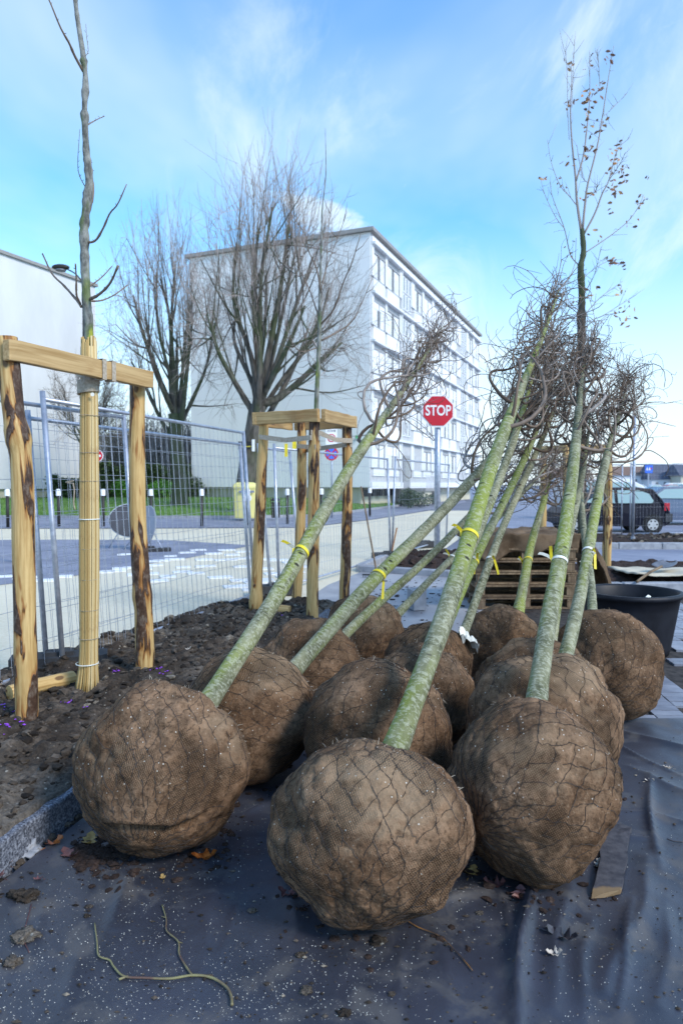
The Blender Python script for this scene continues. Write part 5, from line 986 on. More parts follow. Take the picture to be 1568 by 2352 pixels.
# ------------------------------------------------------------------ block paving on the right, kerbs and beds behind it
jb = struct(MB().poly([(1.3, 4.25, -.004), (4.6, 4.25, -.004), (6.4, 9.2, -.004), (2.0, 9.2, -.004)]).build('block_paving', MT['joint'], attr=False))
pm = MB().box((0, 0, 0), (.192, .094, .05)).mesh('paver'); pm.materials.append(MT['paver']); ca, sa = math.cos(-.10), math.sin(-.10); k = 0
pm2 = MB().box((0, 0, 0), (.094, .192, .05)).mesh('paver'); pm2.materials.append(MT['paver'])
for i in range(60):
    for j in range(24):
        u_ = (j - 6) * .2 ; v_ = i * .102
        if (j - 6) == 3: continue
        x = 1.9 + u_ * ca - v_ * sa; y = 4.3 + u_ * sa + v_ * ca; px_, py_ = proj((x, y, 0))
        if px_ > 1462 and px_ < 1580 and py_ > 1385 and k < 298:
            if (x - tc_[0]) ** 2 + (y - tc_[1]) ** 2 < .2: continue
            inst('paver', pm, jb, (x, y, -.012 + rg.uniform(-.002, .002)), (rg.uniform(-.01, .01), rg.uniform(-.01, .01), -.10)); k += 1
def strip(name, pts, z, m): return sheet(name, pts, z, MT[m])
def ybed(name, x0, x1, y0, y1, h, m, seed, edge_=.25):
    nx_, ny_ = 110, 44; xv = np.linspace(x0, x1, nx_); yv_ = np.linspace(y0, y1, ny_); Xg, Yg = np.meshgrid(xv, yv_); Pg = np.stack([Xg.ravel(), Yg.ravel(), Xg.ravel() * 0], 1)
    e = np.clip(np.minimum((Yg - y0), (y1 - Yg)) / edge_, 0, 1); Zg = -.03 + e * (h + .05 * fbm(Pg * 1.8, 2, seed).reshape(Xg.shape) + .05 * np.abs(fbm(Pg * 7, 3, seed + 3)).reshape(Xg.shape)); return struct(MB().grid(Xg, Yg, Zg).build(name, MT[m], smooth=True, attr=False))
ybed('oak_bed', 3.3, 11.5, 10.5, 12.9, .09, 'compost', 4); strip('side_road', [(3.6, 12.85), (16, 12.85), (16, 16.0), (3.6, 16.0)], -.003, 'greypave')
def kerbrow(name, a, b, h, m='kerb', w=.15, L=1.0, z=0.0):
    o = struct(MB().box((a[0], a[1], -.3), (.01, .01, .01)).build(name, MT[m])); a, b = np.array([*a, z + h / 2 - .03]), np.array([*b, z + h / 2 - .03]); n = int(np.linalg.norm(b - a) / L)
    for k in range(n):
        s_ = MB().bar(a + (b - a) * (k + .006) / n, a + (b - a) * (k + .994) / n, w, h + .06, jit=.003, seg=4, seed=k).build('kerb_stone', MT[m], o, attr=False); bm_ = s_.modifiers.new('b', 'BEVEL'); bm_.width = .015
kerbrow('near_kerb', (2.9, 9.9), (9.5, 9.9), .10); kerbrow('bed_kerb', (3.4, 16.2), (14.5, 16.2), .14); ybed('fence_bed', 3.4, 15, 16.3, 20.2, .10, 'compost', 9, .5)
def fbpt(rr): y = rr.uniform(16.8, 19.5); return rr.uniform(7.3, 12), y, .09
tag(clods(500, fbpt, .02, .11, 14).build('mulch_lumps', MT['clod'], attr=False), 'dark mulch lumps on the bed before the fenced car park', 'mulch', kind='stuff')
sheet('car_park', [(3, 20.3), (120, 20.3), (160, 300), (16, 300), (12, 60)], -.018, MT['greypave'])
# small kerbed bed of compost at the stop sign
kA, kB, kC = gp(826, 1311), gp(1035, 1324), np.array([3.2, 13.2, 0]); kerbrow('stop_bed_kerb', kA[:2], (kB[0], kB[1]), .10, L=1.05); kerbrow('stop_bed_kerb', (kA[0], kA[1] + .1), (1.1, 14.6), .10, L=.9)
Gx, Gy = np.meshgrid(np.linspace(0, 1, 60), np.linspace(0, 1, 50)); q0, q1, q2, q3 = np.array([.62, 11.75]), np.array([2.4, 11.3]), np.array([3.3, 14.6]), np.array([1.2, 14.8])
Xs = (q0[0] * (1 - Gx) + q1[0] * Gx) * (1 - Gy) + (q3[0] * (1 - Gx) + q2[0] * Gx) * Gy; Ys = (q0[1] * (1 - Gx) + q1[1] * Gx) * (1 - Gy) + (q3[1] * (1 - Gx) + q2[1] * Gx) * Gy
e = np.clip(np.minimum(np.minimum(Gx, 1 - Gx), np.minimum(Gy, 1 - Gy)) * 6, 0, 1); Pg = np.stack([Xs.ravel(), Ys.ravel(), Xs.ravel() * 0], 1)
Zs = -.02 + e * (.13 + .10 * np.exp(-((Gx - .55) ** 2 + (Gy - .4) ** 2) * 7) + .05 * fbm(Pg * 3, 2, 4).reshape(Gx.shape) + .05 * np.abs(fbm(Pg * 9, 3, 6)).reshape(Gx.shape)); struct(MB().grid(Xs, Ys, Zs).build('stop_bed', MT['compost'], smooth=True, attr=False))
def bpt(rr):
    i, j = rr.randint(6, 44), rr.randint(6, 54); return Xs[i, j], Ys[i, j], Zs[i, j]
tag(clods(350, bpt, .015, .07, 15).build('compost_lumps', MT['compost'], attr=False), 'dark compost lumps heaped in the small bed at the stop sign', 'compost', kind='stuff')
def dlf(rr): return rr.uniform(.2, 2.6), rr.uniform(6.2, 11.2), -.003
tag(clods(420, dlf, .01, .04, 19, .25).build('wet_leaf_crumbs', MT['compost'], attr=False), 'wet dark leaf crumbs scattered over the concrete before the pallets', 'leaf litter', kind='stuff')
cbk = MB().box(gp(958, 1402) + (0, .1, .12), (.16, .22, .24), .3, .004).build('concrete_block', MT['kerb'], origin=gp(958, 1402)); tag(cbk, 'grey concrete block propping the thin grey stem', 'block')
# shovel on a cream sheet
nx_, ny_ = 40, 24; Gx, Gy = np.meshgrid(np.linspace(4.35, 6.6, nx_), np.linspace(10.25, 11.35, ny_)); Pg = np.stack([Gx.ravel(), Gy.ravel(), Gx.ravel() * 0], 1)
sh = MB().grid(Gx, Gy, .155 + .035 * fbm(Pg * 2.5, 3, 3).reshape(Gx.shape)).build('canvas_sheet', plain('canvas', (.55, .49, .38), .9, 0, .12, 3), smooth=True, attr=False, origin=(5.4, 10.8, .1)); sh.modifiers.new('s', 'SOLIDIFY').thickness = .02; tag(sh, 'folded cream canvas sheet lying on the oak bed soil', 'sheet')
sv = thing('shovel', 'round shovel with wooden handle lying on the cream canvas sheet', 'shovel', (4.9, 10.7, .2)); MB().tube([(4.15, 9.75, .13), (4.55, 10.25, .20), (4.86, 10.55, .25)], .02, 8).build('handle', MT['pallet'], sv, smooth=True)
gx, gy = np.meshgrid(np.linspace(-1, 1, 11), np.linspace(0, 1, 11)); wv_ = .16 * np.sqrt(np.clip(1 - (gy * 1.0 - .25) ** 2 * 1.1, .12, 1)); bl = np.stack([gx * wv_, gy * .36, .04 * gx ** 2 + .05 * gy], 2).reshape(-1, 3); ra = -.75
bl = np.stack([4.84 + bl[:, 0] * math.cos(ra) - bl[:, 1] * math.sin(ra), 10.5 + bl[:, 0] * math.sin(ra) + bl[:, 1] * math.cos(ra), .235 + bl[:, 2]], 1); b_ = MB().add(bl, [(i * 11 + j, i * 11 + j + 1, (i + 1) * 11 + j + 1, (i + 1) * 11 + j) for i in range(10) for j in range(10)]).build('blade', plain('worn_steel', (.17, .17, .19), .5, .4, .3, 9), sv, smooth=True, attr=False); b_.modifiers.new('s', 'SOLIDIFY').thickness = .006
# rake and a stick leaning on the fence
rk = thing('rake', 'garden rake with wooden handle leaning upright against the mesh fence', 'rake', tuple(gp(866, 1326)))
hb = gp(866, 1326); MB().tube([hb + (0, 0, .02), at(829, 1118, hb[1] + 1.0)], .015, 8).build('handle', MT['pallet'], rk, smooth=True); MB().tube([hb + (-.24, .02, .04), hb + (.08, -.03, .04)], .012, 6).build('head', MT['darkmetal'], rk, smooth=True, attr=False)
for k in range(12): p = hb + (-.23 + k * .027, .015 - k * .004, .04); MB().tube([p, p + (.0, -.03, -.04)], .005, 4).build('tine', MT['darkmetal'], rk, attr=False)
st_ = MB().tube([gp(896, 1284), at(911, 1212, 14.0)], .016, 6).build('wooden_stick', plain('orange_stick', (.36, .16, .06), .7), origin=gp(896, 1284)); tag(st_, 'short orange-brown stick leaning against the fence by the compost bed', 'stick')
# ------------------------------------------------------------------ signs
def text_mesh(s_, size, m, off=0.0):
    cu = bpy.data.curves.new('t', 'FONT'); cu.body = s_; cu.size = size; cu.align_x = 'CENTER'; cu.align_y = 'CENTER'; cu.offset = off; cu.extrude = .002; o = link(bpy.data.objects.new('t', cu)); dg = bpy.context.evaluated_depsgraph_get(); me = bpy.data.meshes.new_from_object(o.evaluated_get(dg)); bpy.data.objects.remove(o); me.materials.clear(); me.materials.append(m); return me
b = gp(1003, 1268); ss = thing('stop_sign', 'red octagonal stop sign on a grey pole rising from the small compost bed', 'sign', tuple(b)); c = at(1004, 945, b[1]); c[1] -= .08
MB().tube([b, (b[0], b[1], c[2] + .25)], .065, 12).build('pole', MT['galv'], ss, smooth=True, attr=False)
MB().disc(c, .375 * b[1] / 15.0, (0, -1, 0), 8, .03, a0=math.pi / 8).build('border', MT['signwhite'], ss, attr=False); pn_ = MB().disc(c - (0, .02, 0), .335 * b[1] / 15.0, (0, -1, 0), 8, .012, a0=math.pi / 8).build('panel', MT['red'], ss, attr=False)
tm = text_mesh('STOP', .232 * b[1] / 15.0, MT['signwhite'], .005); o = inst('lettering', tm, ss, c - b - np.array([0, .03, 0]), (R(90), 0, 0), (.98, 1.30, 1))
# zone 30 over no stopping
b = gp(762, 1189); ns = thing('no_stopping_sign', 'round blue no-stopping sign with red cross below a square 30 zone plate', 'sign', tuple(b)); Yp = b[1]; sc = Yp / 1600
c = at(761, 1042, Yp - .06); MB().tube([b, (b[0], b[1], at(0, 985, Yp)[2])], .04, 8).build('pole', MT['galv'], ns, smooth=True, attr=False)
rs = 15.6 * sc; MB().disc(c, rs, (0, -1, 0), 32, .03).build('rim', MT['red'], ns, attr=False); MB().disc(c - (0, .02, 0), rs * .78, (0, -1, 0), 32, .012).build('face', MT['blue'], ns, attr=False)
for sg in (-1, 1): MB().bar(c + (-rs * .6, -.03, sg * rs * .6), c + (rs * .6, -.03, -sg * rs * .6), .012, rs * .2, up=(1, 0, sg)).build('cross_bar', MT['red'], ns, attr=False)
c2 = at(761, 1001, Yp - .06); MB().box(c2, (26 * sc, .02, 40 * sc)).build('zone_plate', MT['signwhite'], ns, attr=False); cc = c2 - (0, .016, 5 * sc); MB().disc(cc, 9.3 * sc, (0, -1, 0), 28, .008).build('ring', MT['red'], ns, attr=False); MB().disc(cc - (0, .006, 0), 7 * sc, (0, -1, 0), 28, .008).build('disc', MT['signwhite'], ns, attr=False)
inst('lettering', text_mesh('30', 9.5 * sc, MT['black']), ns, cc - b - np.array([0, .014, 0]), (R(90), 0, 0)); inst('lettering', text_mesh('ZONE', 7.5 * sc, MT['black']), ns, c2 - b + np.array([0, -.014, 11 * sc]), (R(90), 0, 0))
# no entry
b = gp(224, 1194); ne = thing('no_entry_sign', 'red round no-entry sign with white bar, half hidden by the reed matting', 'sign', tuple(b)); c = at(223, 1047, b[1] - .06); sc = b[1] / 1600; MB().tube([b, (b[0], b[1], c[2] + .3)], .035, 8).build('pole', MT['galv'], ne, smooth=True, attr=False)
MB().disc(c, 14.5 * sc, (0, -1, 0), 30, .03).build('rim', MT['signwhite'], ne, attr=False); MB().disc(c - (0, .02, 0), 13 * sc, (0, -1, 0), 30, .012).build('face', MT['red'], ne, attr=False); MB().box(c - (0, .03, 0), (19 * sc, .01, 5 * sc)).build('white_bar', MT['signwhite'], ne, attr=False)
# dark board with faded yellow lettering on the big tree
c = at(563, 1023, 32.2); sc = 32.2 / 1600; bb = thing('notice_board', 'small black board with blurred yellow lettering and white edge strip, on the big trunk', 'notice board', (c[0], c[1], c[2] - .3)); MB().box(c, (31 * sc, .05, 18 * sc)).build('panel', MT['black'], bb, attr=False)
for k in range(9): MB().box(c + ((-13 + k * 3.1) * sc, -.03, -2.6 * sc), (2.2 * sc, .012, 2.6 * sc)).build('letter', MT['yellowprint'], bb, attr=False)
for k in range(2): MB().box(c + ((-1 + k * 2.6) * sc, -.03, 3.2 * sc), (1.8 * sc, .012, 2.2 * sc)).build('letter', MT['yellowprint'], bb, attr=False)
MB().box(at(582, 1023, 32.2), (6.5 * sc, .04, 27 * sc)).build('white_strip', MT['signwhite'], bb, attr=False); MB().box(c + (0, .35, 0), (.1, .7, .1)).build('bracket', MT['darkmetal'], bb, attr=False)
# round temporary signs seen from behind, on wire stands
def tsign(label, px, py, Y, rx, rz, m, tl):
    c = at(px, py, Y); sc = Y / 1600; g0 = np.array([c[0], c[1], -.016]); o = thing('folding_road_sign', label, 'sign', tuple(g0)); MB().disc(c, rz * sc, (tl, -1, .25), 32, .02, rx=rx * sc).build('plate', MT[m], o, attr=False)
    MB().disc(c + (0, .015, 0), rz * sc * 1.04, (tl, -1, .25), 32, .012, rx=rx * sc * 1.04).build('rim', MT['galv'], o, attr=False)
    for (dx, dy) in ((-.55, .1), (.45, -.25), (.0, .45)): MB().tube([c + (dx * .25, .03, -.05), (c[0] + dx, c[1] + dy, -.008)], .012, 6).build('leg', MT['galv'], o, smooth=True, attr=False)
    MB().box((c[0] + .35, c[1] - .2, .02), (.5, .3, .07), .3).build('ballast', MT['rubber'], o, attr=False); return o
tsign('dark-faced round folding road sign beyond the fence, dark oval plate', 300, 1195, 16.3, 47, 38, 'signback_dark', .35); tsign('pale grey round folding road sign back beside the dark-faced one', 336, 1208, 15.9, 27, 46, 'signback', -.5)
# bollards along the far pavement
for (px, py, lab) in ((19, 1211, 'farthest from the yellow bin'), (136, 1209, 'between two fence posts'), (238, 1209, 'beside the no-entry sign'), (348, 1209, 'behind the pale folding sign'), (464, 1209, 'before the hedge end'), (569, 1207, 'before the yellow bin'), (660, 1204, 'behind the four-stake frame'), (738, 1199, 'near the no-stopping sign'), (849, 1186, 'near the rake')):
    b = gp(px, py, -.012); o = thing('bollard', 'slim dark street bollard with white cap, ' + lab, 'bollard', tuple(b), 'bollards along the far pavement'); MB().tube([b, b + (0, 0, 1.12)], .055, 10).build('post', MT['darkmetal'], o, smooth=True, attr=False); MB().tube([b + (0, 0, 1.10), b + (0, 0, 1.30), b + (0, 0, 1.34)], [.085, .085, .05], 12).build('cap', MT['signwhite'], o, smooth=False, attr=False)
b = gp(40, 1292, -.02); o = thing('bollard', 'dark street bollard with white cap standing alone out on the crossing', 'bollard', tuple(b), 'bollards along the far pavement'); MB().tube([b, b + (0, 0, 1.12)], .055, 10).build('post', MT['darkmetal'], o, smooth=True, attr=False); MB().tube([b + (0, 0, 1.10), b + (0, 0, 1.34)], .08, 12).build('cap', MT['signwhite'], o, attr=False)
# yellow recycling container, litter bin
b = gp(560, 1191, .09); yb = thing('recycling_bin', 'tall pale yellow recycling container with domed lid on the lawn edge', 'bin', tuple(b)); W_ = 52 * b[1] / 1600; Hb = 72 * b[1] / 1600; mb = MB(); v = []
for (z_, k_) in ((0, .9), (.05, .93), (Hb * .95, 1.0), (Hb, .99)):
    for i in range(16): a = i * math.pi / 8; cx_, sx_ = math.cos(a), math.sin(a); q_ = (abs(cx_) ** 5 + abs(sx_) ** 5) ** -.2; v.append((b[0] + cx_ * q_ * W_ / 2 * k_, b[1] + .55 + sx_ * q_ * .5 * k_, b[2] + z_))
mb.add(v, [(i * 16 + j, i * 16 + (j + 1) % 16, (i + 1) * 16 + (j + 1) % 16, (i + 1) * 16 + j) for i in range(3) for j in range(16)]); mb.build('body', MT['bin_yellow'], yb, attr=False)
v = []; mb = MB()
for (z_, k_) in ((-.06, 1.06), (.03, 1.07), (.14, .95), (.20, .7), (.21, .05)):
    for i in range(16): a = i * math.pi / 8; cx_, sx_ = math.cos(a), math.sin(a); q_ = (abs(cx_) ** 5 + abs(sx_) ** 5) ** -.2; v.append((b[0] + cx_ * q_ * W_ / 2 * k_, b[1] + .55 + sx_ * q_ * .5 * k_, b[2] + Hb + z_))
mb.add(v, [(i * 16 + j, i * 16 + (j + 1) % 16, (i + 1) * 16 + (j + 1) % 16, (i + 1) * 16 + j) for i in range(4) for j in range(16)]); mb.build('lid', MT['bin_yellow'], yb, attr=False)
MB().box((b[0] + .12, b[1] + .0, b[2] + Hb * .86), (.62, .06, .09)).build('slot', MT['signback'], yb, attr=False); MB().disc((b[0] + .18, b[1] + .02, b[2] + Hb * .65), .14, (0, -1, 0), 18, .03).build('sticker', MT['signwhite'], yb, attr=False)
b = gp(633, 1189, .09); lt_ = thing('litter_bin', 'black slatted litter bin standing beside the recycling container', 'bin', tuple(b)); MB().tube([b, b + (0, 0, .62), b + (0, 0, .66)], [.17, .19, .2], 14).build('body', MT['darkmetal'], lt_, smooth=False, attr=False); MB().tube([b + (0, 0, .70), b + (0, 0, .78), b + (0, 0, .82)], [.21, .21, .15], 14).build('lid', MT['black'], lt_, attr=False); MB().tube([b + (.0, .1, .6), b + (0, .1, .72)], .03, 6).build('bracket', MT['darkmetal'], lt_, attr=False)
# street lamp behind the reed-wrapped tree
lb_ = gp(197, 1196); sl = thing('street_lamp', 'dark street lamp with flat oval head reaching toward the blank white wall', 'street lamp', tuple(lb_)); hd = at(140, 614, lb_[1]); an = at(193, 652, lb_[1])
MB().tube([lb_, (an[0], an[1], an[2])], [.09, .06], 10).build('pole', MT['darkmetal'], sl, smooth=True, attr=False); MB().tube(spline([an, at(175, 630, lb_[1]), at(155, 618, lb_[1])], 8), .03, 6).build('arm', MT['darkmetal'], sl, smooth=True, attr=False)
D_, fc_ = ico(3); MB().add(D_ * np.array([.36, .2, .12]) + hd, fc_).build('head', MT['darkmetal'], sl, smooth=True, attr=False); MB().disc(hd - (0, 0, .12), .2, (0, 0, -1), 20, .03).build('lens', MT['signback'], sl, attr=False)
# tall thin signpost in the fence bed
b = gp(1452, 1247); sp1 = thing('sign_pole', 'tall thin grey pole standing in the bed before the navy hatchback', 'pole', tuple(b)); MB().tube([b, (b[0], b[1], 3.25)], .035, 10).build('tube', MT['galv'], sp1, smooth=True, attr=False); MB().tube([(b[0], b[1], 3.25), (b[0], b[1], 3.28)], .04, 10).build('cap', MT['darkmetal'], sp1, attr=False); MB().tube([b + (0, 0, .02), b + (0, 0, .16)], .055, 10).build('collar', MT['galv'], sp1, attr=False)
# ------------------------------------------------------------------ cars
def car(label, X0, Y0, prof, glass, wheels, Wd, m, flip=1, detail=True, cat='car', hub='hub'):
    o = thing('parked_car', label, cat, (X0, Y0, -.018)); n = len(prof); v = []; ztop = max(p[1] for p in prof); belt = .62 * ztop
    ins = lambda z_: 0.0 if z_ < belt else (z_ - belt) / (ztop - belt) * .17
    for k, sy in enumerate((-1, -.97, .97, 1)):
        for (x, z_) in prof:
            sh_ = 1 if abs(sy) < .99 else .985; v.append((X0 + flip * x * sh_, Y0 + sy * (Wd / 2 - ins(z_)) * (1 if abs(sy) < .99 else 1), z_ * (1 if abs(sy) < .99 else .99) - .018))
    f = [tuple(range(n)), tuple(range(4 * n - 1, 3 * n - 1, -1))] + [(k * n + j, k * n + (j + 1) % n, (k + 1) * n + (j + 1) % n, (k + 1) * n + j) for k in range(3) for j in range(n)]
    b = MB().add(v, f).build('body', m, o, attr=False, fix=True); bv = b.modifiers.new('b', 'BEVEL'); bv.width = .03; bv.segments = 3; bv.limit_method = 'ANGLE'
    for g in glass:
        for sy in (-1, 1): MB().add([(X0 + flip * x, Y0 + sy * (Wd / 2 - ins(z_) + .006), z_ - .018) for x, z_ in g], [tuple(range(len(g)))]).build('side_window', MT['carglass'], o, attr=False)
    for (x, r_) in wheels:
        for sy in (-1, 1):
            c = np.array([X0 + flip * x, Y0 + sy * (Wd / 2 - .09), r_ - .018]); MB().disc(c + (0, sy * .093, .0), r_ * 1.17, (0, sy, 0), 28, .01).build('wheel_arch', MT['black'], o, attr=False); t_ = MB().disc(c + (0, sy * .02, 0), r_, (0, sy, 0), 28, .2).build('wheel', MT['tyre'], o, attr=False); MB().disc(c + (0, sy * .125, 0), r_ * .62, (0, sy, 0), 24, .02).build('hub_cap', MT[hub], t_, attr=False)
            if detail:
                for k in range(6): a = k * math.pi / 3; MB().disc(c + (math.cos(a) * r_ * .44, sy * .137, math.sin(a) * r_ * .44), .028, (0, sy, 0), 8, .006).build('hub_slot', MT['black'], t_, attr=False)
    return o
twp = [(-1.72, .30), (-1.74, .62), (-1.55, .80), (-1.05, .92), (-.42, 1.33), (-.05, 1.41), (.70, 1.42), (1.18, 1.36), (1.42, 1.05), (1.56, .80), (1.66, .62), (1.68, .34), (1.5, .22), (-1.5, .22)]
cxr = at(1541, 1150, 21.5)[0] - 1.68
cr1 = car('navy three-door hatchback with red tail lamp, parked behind the fence', cxr, 22.3, twp, [[(-1.0, .95), (-.40, 1.29), (-.06, 1.33), (-.06, .93)], [(.04, .93), (.04, 1.33), (.72, 1.33), (1.02, 1.22), (1.14, 1.0), (1.08, .93)]], [(-1.18, .27), (1.10, .27)], 1.62, MT['navy'])
for sy in (-1, 1): MB().box((cxr + 1.55, 22.3 + sy * .74, .80), (.16, .12, .24)).build('tail_lamp', MT['tail'], cr1, attr=False)
MB().box((cxr + 1.60, 22.3, .46), (.22, 1.66, .26)).build('bumper', MT['bumper'], cr1, attr=False); MB().add([(cxr + 1.20, 21.65, 1.30), (cxr + 1.20, 22.95, 1.30), (cxr + 1.44, 22.98, .99), (cxr + 1.44, 21.62, .99)], [(0, 1, 2, 3)]).build('rear_window', MT['carglass'], cr1, attr=False)
MB().box((cxr - .01, 21.487, .80), (.02, .008, 1.0)).build('door_seam', MT['black'], cr1, attr=False); MB().box((cxr + .12, 21.475, .82), (.16, .03, .05)).build('door_handle', MT['black'], cr1, attr=False)
hb_ = [(-1.9, .30), (-1.95, .60), (-1.75, .85), (-1.3, 1.12), (-.75, 1.42), (.35, 1.45), (.75, 1.30), (1.15, .98), (1.75, .82), (1.98, .62), (2.0, .32), (1.8, .2), (-1.7, .2)]; hg = [[(-1.25, 1.0), (-.75, 1.33), (.3, 1.36), (.7, 1.22), (1.0, .98)]]
car('slate blue car with sloping bonnet parked behind the navy hatchback', at(1520, 1150, 26.5)[0] + .5, 26.5, hb_, hg, [(-1.3, .30), (1.3, .30)], 1.7, paint('slate_paint', (.10, .13, .20)), detail=False)
vp = [(-2.1, .3), (-2.15, 1.0), (-2.0, 1.62), (-1.7, 1.74), (.7, 1.74), (1.2, 1.45), (1.6, 1.05), (2.1, .9), (2.2, .4), (2.0, .2), (-1.9, .2)]; vg = [[(-1.2, 1.1), (-1.15, 1.6), (.6, 1.6), (1.05, 1.35), (1.2, 1.1)]]
car('white people carrier whose roof shows above the navy hatchback', at(1405, 1110, 30)[0], 30.5, vp, vg, [(-1.4, .32), (1.4, .32)], 1.75, paint('white_paint_car', (.7, .71, .74)), detail=False)
for (px, Y, m, lab) in ((1536, 112, (.35, .02, .03), 'red car'), (1572, 104, (.03, .03, .04), 'black car'), (1500, 128, (.5, .52, .55), 'silver car'), (1462, 134, (.6, .6, .62), 'pale grey car'), (1428, 140, (.4, .42, .46), 'mid grey car'), (1553, 135, (.75, .75, .77), 'white van'), (1395, 118, (.15, .17, .22), 'dark blue car')):
    car('distant ' + lab + ' parked across the car park', hx(px, Y), Y, vp if 'van' in lab else hb_, vg if 'van' in lab else hg, [(-1.3, .3), (1.3, .3)], 1.7, paint(lab.replace(' ', '_') + '_paint', m), 1 if px % 2 else -1, False)
# ------------------------------------------------------------------ far houses, trees and a shop sign beyond the car park
def house(label, px, Y, w, h, rh, m, roof, dpt=8):
    x = hx(px, Y); o = thing('house', label, 'house', (x, Y, -.03)); MB().box((x, Y, h / 2), (w, dpt, h)).build('wall', m, o, attr=False); mb = MB(); e = .4
    mb.add([(x - w / 2 - e, Y - dpt / 2 - e, h), (x + w / 2 + e, Y - dpt / 2 - e, h), (x + w / 2 + e, Y + dpt / 2 + e, h), (x - w / 2 - e, Y + dpt / 2 + e, h), (x - w / 2, Y, h + rh), (x + w / 2, Y, h + rh)], [(0, 1, 5, 4), (2, 3, 4, 5), (1, 2, 5), (3, 0, 4), (3, 2, 1, 0)]); mb.build('roof', roof, o, attr=False)
    for k in range(3): MB().box((x + (k - 1) * w * .3, Y - dpt / 2 - .03, h * .55), (w * .1, .08, h * .4)).build('window', MT['glass'], o, attr=False)
tile = plain('brown_tile', (.20, .13, .10), .8); slate = plain('slate_roof', (.09, .10, .14), .7)
house('long white far house with brown roof beyond the car park', 1440, 170, 10, 3.6, 2.2, MT['white_wall'], tile); house('far house with steep slate roof beyond the car park', 1507, 165, 6, 2.6, 3.6, MT['white_wall'], slate); house('far cream house with slate roof beyond the car park', 1572, 160, 6, 3.4, 2.8, MT['plinth'], slate); house('small white far house half hidden by the trunks', 1300, 190, 9, 3.4, 2.4, MT['white_wall'], tile)
def fartree(label, px, Y, rx, rz, m, seed): x = hx(px, Y); o = thing('far_tree', label, 'tree', (x, Y, -.03)); rr = np.random.RandomState(seed); leafy(2600, lambda r_: (lambda d: (x + d[0] * rx, Y + d[1] * rx * .6, 1.2 + rz * (1 + d[2])))((lambda d: d / np.linalg.norm(d) * r_.rand() ** .35)(r_.normal(0, 1, 3))), .25, .6, seed).build('crown', MT[m], o, attr=False); MB().tube([(x, Y, -.05), (x, Y, 2.2)], .2, 8).build('trunk', MT['oldbark'], o, attr=False)
fartree('dark evergreen tree rising behind the far houses', 1538, 175, 3.0, 2.6, 'hedge', 3); fartree('brown far bush between two far houses', 1474, 172, 2.6, 1.9, 'spray', 4); fartree('second dark evergreen behind the far cream house', 1556, 182, 2.4, 2.3, 'hedge', 5); fartree('wide brownish far tree behind the tied crowns', 1400, 200, 4, 2.4, 'spray', 6)
c = at(1489, 1076, 70); bs = thing('shop_sign', 'blue far sign panel with white chevrons and red dot on a pole', 'sign', (c[0], c[1], -.03)); sc = 70 / 1600; MB().box(c, (17 * sc, .1, 21 * sc)).build('panel', MT['blue'], bs, attr=False); MB().tube([(c[0], c[1] + .1, -.05), (c[0], c[1] + .1, c[2])], .08, 8).build('pole', MT['galv'], bs, attr=False)
for dx in (-4.5, 1.0): MB().add([c + ((dx - 2.4) * sc, -.06, -4 * sc), c + ((dx + 2.4) * sc, -.06, -4 * sc), c + (dx * sc, -.06, 4 * sc)], [(0, 1, 2)]).build('chevron', MT['signwhite'], bs, attr=False)
MB().disc(c + (4.5 * sc, -.06, 0), 1.8 * sc, (0, -1, 0), 12, .02).build('dot', MT['red'], bs, attr=False)

# small labels and ties
c = at(821, 1004, 41.95); o = MB().box(c, (.56, .06, .2), TH).build('wall_plate', plain('green_plate', (.10, .38, .18), .5), origin=c); tag(o, 'small green plate on the gable wall behind the leaning stem', 'sign')
for (px, py, Y, w_, h_, lab) in ((657, 1034, 9.3, 7, 30, 'narrow yellow printed label on a galvanised fence post'), (676, 1022, 9.6, 9, 18, 'bent yellow plastic label beside the narrow printed one')):
    c = at(px, py, Y); k_ = Y / 1600; o = MB().box(c, (w_ * k_, .006, h_ * k_)).build('yellow_label', MT['yellow_tape'], origin=c); tag(o, lab, 'label')
c = at(161, 1112, 5.18); mb = MB(); ph_ = np.linspace(0, 6.4, 22); mb.tube(np.stack([c[0] + .027 * np.cos(ph_), c[1] + .027 * np.sin(ph_), c[2] + .004 * ph_], 1), .005, 5); mb.tube(spline([c + (.027, -.01, .01), c + (.04, -.02, -.05), c + (.034, -.02, -.14), c + (.042, -.015, -.19)], 14), .006, 5)
tag(mb.build('rope_tie', MT['strap'], smooth=True, origin=c), 'short frayed rope knotted round a galvanised fence post', 'rope')
# ------------------------------------------------------------------ litter on the sheet and the bed
GR = plain('perlite', (.74, .71, .63), .8, 0, .15, 40)
mb = MB(); rr = np.random.RandomState(44); octv = np.array([(1, 0, 0), (-1, 0, 0), (0, 1, 0), (0, -1, 0), (0, 0, 1), (0, 0, -1)], float); octf = [(0, 2, 4), (2, 1, 4), (1, 3, 4), (3, 0, 4), (2, 0, 5), (1, 2, 5), (3, 1, 5), (0, 3, 5)]
k = 0
while k < 4600:
    px, py = rr.uniform(-10, 1580), 1720 + 640 * rr.rand() ** .8
    p = gp(px, py); 
    if p[0] < KX(p[1]) + .07: continue
    if vnoise(np.array([[p[0] * 2.5, p[1] * 2.5, 0]]), 5)[0] * 1.6 + rr.uniform(-1, 1) < .1: continue
    if px > 1400 and rr.rand() < .45: continue
    z_ = tarp_h(p[0], p[1]); s_ = .0006 + .0013 * rr.rand() ** 2; mb.add(octv * s_ * rr.uniform(.6, 1.3, (6, 1)) + (p[0], p[1], z_ + s_ * .5), octf); k += 1
tag(mb.build('white_grit', GR, attr=False), 'tiny white grit specks sprinkled over the ground sheet', 'grit', kind='stuff')
mb = MB(); k = 0
